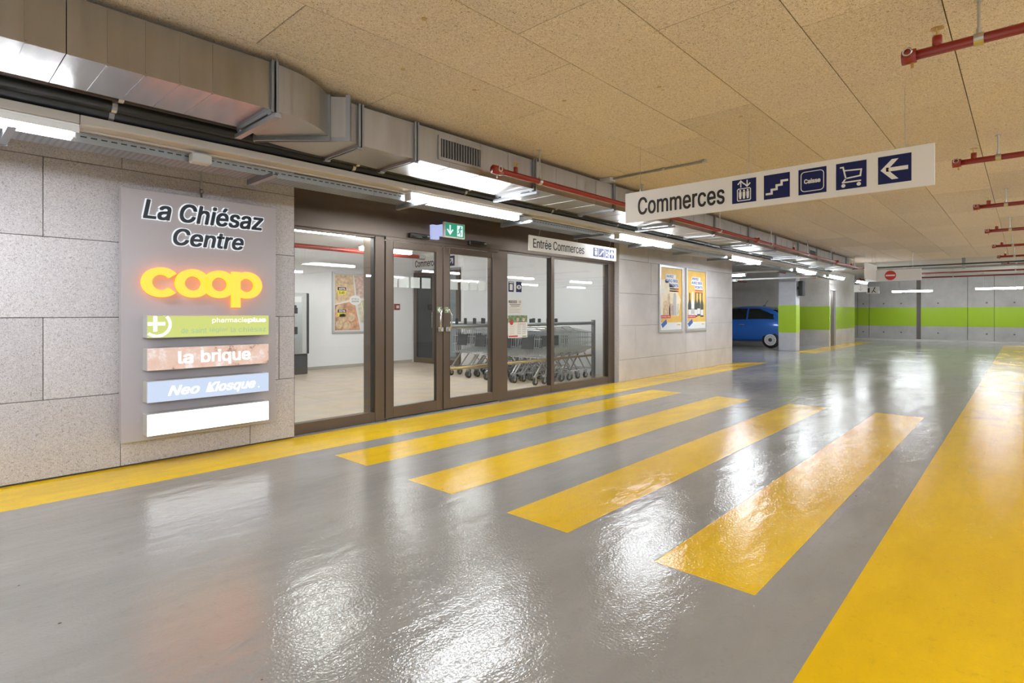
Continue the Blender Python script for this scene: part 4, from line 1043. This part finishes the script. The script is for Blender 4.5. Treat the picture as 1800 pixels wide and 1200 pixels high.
def lamp_y(x, y0, y1, z, lab, group, hang=None):
    t = thing('batten_lamp', lab, 'lamp', (x, (y0+y1)/2, z), group=group)
    MB().bbox(x-.045, x+.045, y0, y1, z-.03, z+.035, .018).build('diffuser', 'tube', t)
    for y in (y0, y1): MB().bbox(x-.047, x+.047, y-.012, y+.012, z-.032, z+.037, .006).build('end_cap', 'plastic', t)
    MB().bbox(x-.06, x+.06, y0-.02, y1+.02, z+.036, z+.055, .003).build('housing', 'white', t)
    if hang:
        MB().tube([(x,y0+.25,z+.05),(x,y0+.25,hang)], .004, 6).build('hanger', 'steel', t); MB().tube([(x,y1-.25,z+.05),(x,y1-.25,hang)], .004, 6).build('hanger', 'steel', t)
lamp_y(16.9, 6.1, 7.6, 2.40, 'white lit batten lamp over the parked blue car', 'batten lamps in the parking bay', 2.95)
lamp_y(29.5, 2.85, 4.3, 2.21, 'white lit batten lamp before the far wall, left of two', 'batten lamps before the far wall', 2.95)
lamp_y(29.5, .02, 1.46, 2.25, 'white lit batten lamp before the far wall, right of two', 'batten lamps before the far wall', 2.95)
lamp_y(29.5, -3.6, -2.1, 2.25, 'white lit unseen batten lamp on the far side of the aisle', GB, 2.95)
t = thing('lamp_trunking', 'pale trunking crossing the bay from the lamp row to the car', 'trunking', (16.9, 6.5, 2.455))
MB().bbox(16.85, 16.95, 4.5, 9.5, 2.456, 2.50, .004).build('trunking_section', 'white', t)
for y in (5.2, 8.6): MB().tube([(16.9,y,2.5),(16.9,y,2.95)], .004, 6).build('hanger', 'steel', t)
t = thing('lamp_trunking', 'white conduit crossing the bay deeper behind the pillar', 'trunking', (18.6, 7, 2.37))
MB().bbox(18.57, 18.63, 4.6, 10.5, 2.35, 2.39, .004).build('trunking_section', 'white', t)
MB().bbox(18.53, 18.67, 7.0, 7.15, 2.31, 2.40, .008).build('junction_box', 'white', t)
for y in (5.0, 9.6): MB().tube([(18.6,y,2.39),(18.6,y,2.95)], .004, 6).build('hanger', 'steel', t)

# ------------------------------------------------------------------ red sprinkler pipes
def head(mb, x, y, z):
    return mb
def sprinkler_parts(t, x, y, z, r):
    st = smooth(MB()).tube([(x,y,z+r*.6),(x,y,z+r+.045)], .022, 10).build('outlet', 'red', t)
    MB().tube([(x,y,z+r+.045),(x,y,z+r+.052)], .02, 8).tube([(x-.016,y,z+r+.05),(x-.018,y,z+r+.085)], .004, 5).tube([(x+.016,y,z+r+.05),(x+.018,y,z+r+.085)], .004, 5).tube([(x,y,z+r+.052),(x,y,z+r+.075)], .006, 6).tube([(x,y,z+r+.086),(x,y,z+r+.09)], .03, 10).build('sprinkler_head', 'brass', st)
def hang_pipe(t, x, y, z, r, top, along):
    c = MB()
    if along == 'y': c.tube([(x,y-.02,z),(x,y+.02,z)], r+.006, 14)
    else: c.tube([(x-.02,y,z),(x+.02,y,z)], r+.006, 14)
    h = c.build('clamp', 'steel', t)
    MB().tube([(x,y,z+r),(x,y,z+r+.03)], .012, 8).tube([(x,y,z+r+.03),(x,y,top)], .007, 8).tube([(x,y,top-.006),(x,y,top)], .022, 10).build('hanger_rod', 'steel', h)
ORD = ['nearest', 'second', 'third', 'fourth', 'fifth', 'sixth', 'seventh', 'eighth', 'ninth', 'tenth']
for i in range(9):
    x = 3.71 + 2.935*i; ye = .46; z = 2.67; top = 2.87 if x < 20.7 else 2.95
    if i >= 6: ye = (.45, 3.4, 5.2)[i-6]
    t = thing('sprinkler_pipe', f'red sprinkler branch pipe at right under the ceiling, {ORD[i]} from the camera', 'pipe', (x, ye, z), group='red sprinkler branch pipes')
    smooth(MB()).tube([(x,ye,z),(x,-7.9,z)], .026, 12).build('pipe', 'red', t)
    fit = smooth(MB()).tube([(x,ye-.03,z),(x,ye+.035,z)], .038, 12).tube([(x-.035,ye+.005,z+.012),(x-.05,ye+.005,z+.012)], .026, 6).build('end_fitting', 'red', t)
    MB().ring(ye+.005, 0, .022, .014, 0, .008, n=12)
    rg = MB(); 
    for k in range(8):
        a0, a1 = k*math.pi/4, (k+1)*math.pi/4
        rg.tube([(x-.052,ye+.005+.02*math.cos(a0),z+.012+.02*math.sin(a0)),(x-.052,ye+.005+.02*math.cos(a1),z+.012+.02*math.sin(a1))], .004, 5)
    rg.build('nut', 'steel', fit)
    MB().tube([(x,ye-.012,z-.03),(x,ye-.012,z-.065)], .008, 6).build('drain_screw', 'brass', fit)
    sprinkler_parts(t, x, ye-.12, z, .026)
    hang_pipe(t, x, ye-.29, z, .026, top, 'y'); hang_pipe(t, x, ye-3.2, z, .026, top, 'y')
t = thing('sprinkler_pipe', 'long red sprinkler main running beside the duct', 'pipe', (3.62, 3.5, 2.56))
smooth(MB()).tube([(3.6,3.5,2.56),(20.5,3.5,2.56)], .026, 12).build('pipe', 'red', t)
f_ = smooth(MB()).tube([(3.55,3.5,2.56),(3.66,3.5,2.56)], .04, 12).build('end_fitting', 'red', t)
MB().ring(3.6, 2.565, .028, .016, 3.452, 3.462, n=12).tube([(3.6,3.5,2.52),(3.6,3.5,2.49)], .008, 6).build('nut', 'steel', f_)
for x in (10.2, 15.9): smooth(MB()).tube([(x-.06,3.5,2.56),(x+.06,3.5,2.56)], .042, 12).tube([(x,3.5,2.56),(x,3.44,2.58)], .03, 10).build('coupling', 'red', t)
for x in (3.85, 7.0, 12.4, 17.6): sprinkler_parts(t, x, 3.5, 2.56, .026)
for x in (4.2, 6.2, 8.6, 11.0, 13.4, 15.4, 18.0): hang_pipe(t, x, 3.5, 2.56, .026, 2.87, 'x')
for n_, (y, z, x0, x1, lab) in enumerate(((8.5,2.55,14.6,23.6,'red pipe over the parking bay above the blue car'), (5.9,2.62,19,23.6,'short red pipe beside the pillar top'))):
    t = thing('sprinkler_pipe', lab, 'pipe', (x0, y, z))
    smooth(MB()).tube([(x0,y,z),(x1,y,z)], .03, 10).build('pipe', 'red', t)
    for x in (x0+1, x1-1): hang_pipe(t, x, y, z, .03, 2.95, 'x')
# ceiling conduit with its box
t = thing('ceiling_conduit', 'thin grey conduit on ceiling from the duct edge to mid aisle', 'conduit', (5.63, 3.1, 2.85))
MB().tube([(5.63,3.6,2.852),(5.63,2.45,2.852)], .012, 8).build('conduit', 'galv_d', t)
MB().bbox(5.57, 5.69, 3.56, 3.72, 2.825, 2.869, .008).build('junction_box', 'plastic', t)
MB().bbox(5.61, 5.65, 2.9, 2.93, 2.838, 2.869, .003).bbox(5.60, 5.66, 2.44, 2.47, 2.838, 2.869, .003).build('saddle', 'steel', t)
# far transverse services
t = thing('cable_tray', 'dark transverse tray and rail under the far concrete ceiling', 'tray', (20.95, 2, 2.6))
MB().box(20.88, 20.94, -7.9, 4.6, 2.69, 2.73).build('rail', 'dark', t)
MB().box(20.95, 21.15, -7.9, 3.2, 2.60, 2.603).box(20.95, 20.953, -7.9, 3.2, 2.603, 2.65).build('tray_section', 'perf', t)
for y in (1.3, -2.5): MB().box(20.9, 21.16, y-.04, y+.04, 2.58, 2.95).build('bracket', 'galv_d', t)

# ------------------------------------------------------------------ painted pillar with black panel
pil = thing('pillar', 'square blue grey pillar with lime green band beside the blue car', 'pillar', (20.1, 5.85, 0))
MB().bbox(19.9, 20.3, 5.55, 6.10, 0, 2.95, .012).build('shaft', 'pil', pil)
MB().box(19.896, 20.304, 5.546, 6.104, .62, 1.53).build('green_band', 'green', pil)
t = thing('display_panel', 'black box panel mounted high on the pillar side', 'panel', (20.1, 5.5, 1.85))
MB().bbox(19.95, 20.25, 5.37, 5.50, 1.84, 2.33, .015).build('housing', 'rubber', t)
MB().box(20.05, 20.15, 5.50, 5.55, 2.05, 2.15).build('wall_mount', 'dark', t)
MB().bbox(19.97, 20.23, 5.362, 5.37, 1.87, 2.3, .004).build('screen', 'rubber', t)

# ------------------------------------------------------------------ blue small car (nose towards +Y, left flank to the aisle)
def build_car(cx, cy):
    car = thing('car', 'small blue hatchback parked in the bay behind the pillar', 'car', (cx, cy, 0))
    # stations: v along length (0 rear .. 3.57 nose), sill z, belt z, roof z, half widths sill/mid/belt/roof
    S = [(.00,.38,.74,.80,.60,.66,.62,.60), (.06,.30,.92,.98,.70,.745,.68,.60), (.22,.24,.98,1.16,.76,.80,.73,.58), (.42,.22,.985,1.36,.785,.815,.745,.55),
         (.70,.21,.98,1.455,.79,.815,.75,.54), (1.10,.20,.965,1.49,.79,.81,.75,.55), (1.60,.20,.95,1.485,.79,.81,.745,.55), (2.00,.20,.945,1.43,.79,.81,.74,.545),
         (2.35,.20,.94,1.25,.79,.81,.735,.55), (2.68,.20,.93,1.0,.785,.81,.72,.60), (3.0,.21,.86,.92,.77,.80,.69,.55), (3.3,.24,.74,.80,.72,.76,.62,.5), (3.50,.3,.58,.66,.6,.66,.55,.45), (3.57,.38,.5,.56,.5,.55,.45,.4)]
    vs, fs = [], []
    for v, zs, zb, zr, ws, wm, wb, wr in S:
        half = [(0, zs), (ws*.7, zs), (ws, zs+.05), (wm, zs+(zb-zs)*.45), (wm*.995, zs+(zb-zs)*.75), (wb, zb), ((wb+wr)/2*1.01, zb+(zr-zb)*.5), (wr, zb+(zr-zb)*.88), (wr*.6, zr-.006), (0, zr)]
        ring = half + [(-x, z) for x, z in half[-2:0:-1]]
        vs += [(-x, v, z) for x, z in ring]
    k = 18
    for i in range(len(S)-1):
        for q in range(k): fs.append((k*i+q, k*i+(q+1)%k, k*i+k+(q+1)%k, k*i+k+q))
    fs += [tuple(range(k))[::-1], tuple(range(k*(len(S)-1), k*len(S)))]
    me = bpy.data.meshes.new('body'); me.from_pydata(vs, [], fs)
    bm = bmesh.new(); bm.from_mesh(me); bmesh.ops.recalc_face_normals(bm, faces=bm.faces[:]); bm.to_mesh(me); bm.free()
    tmp = bpy.data.objects.new('tmp', me); C.objects.link(tmp)
    sub = tmp.modifiers.new('s', 'SUBSURF'); sub.levels = 2; sub.render_levels = 2
    cut = MB()
    for wy in (.50, 2.80): cut.tube([(-1,wy,.29),(-.52,wy,.29)], .345, 40).tube([(.52,wy,.29),(1,wy,.29)], .345, 40)
    co = bpy.data.objects.new('cut', cut.mesh('cut', 'black')); C.objects.link(co)
    bo = tmp.modifiers.new('b', 'BOOLEAN'); bo.operation = 'DIFFERENCE'; bo.object = co; bo.solver = 'EXACT'
    out = bpy.data.meshes.new_from_object(tmp.evaluated_get(bpy.context.evaluated_depsgraph_get()))
    # plain surface without arches, for cutting the glass out of it
    bo.show_viewport = False; tmp.update_tag()
    full = bpy.data.meshes.new_from_object(tmp.evaluated_get(bpy.context.evaluated_depsgraph_get()))
    bpy.data.objects.remove(tmp); bpy.data.objects.remove(co)
    out.materials.clear(); out.materials.append(M['car'])
    out.polygons.foreach_set('material_index', [0]*len(out.polygons))
    out.polygons.foreach_set('use_smooth', [True]*len(out.polygons))
    body = bpy.data.objects.new('body', out); C.objects.link(body); body.parent = car; OFF[body.name] = (0,0,0)
    def patch(name, test, m, lift):
        b = bmesh.new(); b.from_mesh(full); bmesh.ops.subdivide_edges(b, edges=b.edges[:], cuts=1, use_grid_fill=True)
        b.normal_update()
        kill = [f for f in b.faces if not test(f.calc_center_median())]
        bmesh.ops.delete(b, geom=kill, context='FACES')
        for v in b.verts: v.co += v.normal*lift
        q = bpy.data.meshes.new(name); b.to_mesh(q); b.free(); q.materials.clear(); q.materials.append(M[m])
        q.polygons.foreach_set('material_index', [0]*len(q.polygons)); q.polygons.foreach_set('use_smooth', [True]*len(q.polygons))
        o = bpy.data.objects.new(name, q); C.objects.link(o); o.parent = car; OFF[o.name] = (0,0,0)
    side = lambda s: (lambda c: c.x*s > .45 and 1.0 < c.z < 1.38 - max(0, (.95-c.y))*.42 and .40 + (c.z-1.0)*.25 < c.y < 2.55-(c.z-1.0)*1.3)
    for s_ in (-1, 1):
        patch('side_window', (lambda c, s_=s_: side(s_)(c) and c.y < 1.27), 'carglass', .004)
        patch('side_window', (lambda c, s_=s_: side(s_)(c) and c.y > 1.36), 'carglass', .004)
    patch('rear_window', lambda c: abs(c.x) < .52 and c.y < .5 and 1.02 < c.z < 1.34, 'carglass', .004)
    patch('windscreen', lambda c: abs(c.x) < .58 and 2.02 < c.y < 2.66 and c.z > .99, 'carglass', .004)
    for wy in (.50, 2.80):
        for s_ in (-1, 1):
            x0, x1 = s_*.80, s_*.60
            tb = smooth(MB()).tube([(x1,wy,.29),(x1+s_*.03,wy,.29),(x0-s_*.02,wy,.29),(x0,wy,.29)], [.275,.288,.288,.27], 32)
            w = tb.build('wheel', 'rubber', car, local=True)
            hb = MB().tube([(x0-s_*.01,wy,.29),(x0+s_*.002,wy,.29)], .185, 32, 'dark').tube([(x0,wy,.29),(x0+s_*.012,wy,.29)], .06, 16, 'dark')
            for q in range(20):
                a_ = 2*math.pi*q/20
                d, e = Vector((0, math.cos(a_), math.sin(a_))), Vector((0, -math.sin(a_), math.cos(a_)))
                c0 = Vector((x0+s_*.003, wy, .29)); n_ = Vector((s_*.008, 0, 0))
                p = [c0+d*.065-e*.007, c0+d*.065+e*.007, c0+d*.178+e*.018, c0+d*.178-e*.018]
                hb.add([v[:] for v in p] + [(v+n_)[:] for v in p], [(0,3,2,1),(4,5,6,7),(0,1,5,4),(1,2,6,5),(2,3,7,6),(3,0,4,7)], 'alloy')
            for q in range(32):
                a0, a1 = 2*math.pi*q/32, 2*math.pi*(q+1)/32
                hb.tube([(x0+s_*.004, wy+  .186*math.cos(a0), .29+  .186*math.sin(a0)), (x0+s_*.004, wy+  .186*math.cos(a1), .29+  .186*math.sin(a1))], .012, 5, 'alloy', cap=False)
            hb.build('rim', 'alloy', w, local=True)
    MB().bbox(-.832, -.812, 1.38, 1.58, .80, .825, .006).build('door_handle', 'chrome', car, local=True)
    MB().bbox(.812, .832, 1.38, 1.58, .80, .825, .006).build('door_handle', 'chrome', car, local=True)
    for s_ in (-1, 1): MB().bbox(s_*.70-.05, s_*.70+.05, .03, .12, .70, .95, .02).build('tail_lamp', 'p_red', car, local=True)
    for s_ in (-1, 1): MB().bbox(s_*.9-.09, s_*.9+.09, 2.2, 2.3, .95, 1.08, .03).box(s_*.8-.06, s_*.8+.06, 2.22, 2.27, .95, .99).build('door_mirror', 'car', car, local=True)
    MB().box(-.45, .45, .05, .2, .36, .44).build('rear_bumper', 'car', car, local=True)
    MB().tube([(0,.95,1.485),(0,.82,1.68)], .006, 6).bbox(-.03, .03, .9, 1.0, 1.478, 1.5, .008).build('aerial', 'black', car, local=True)
    MB().bbox(-.46, .46, .30, .46, 1.375, 1.395, .006).build('roof_spoiler', 'car', car, local=True)
    return car
car = build_car(21.85, 6.215); car.scale = (1, 1.03, 1.04)
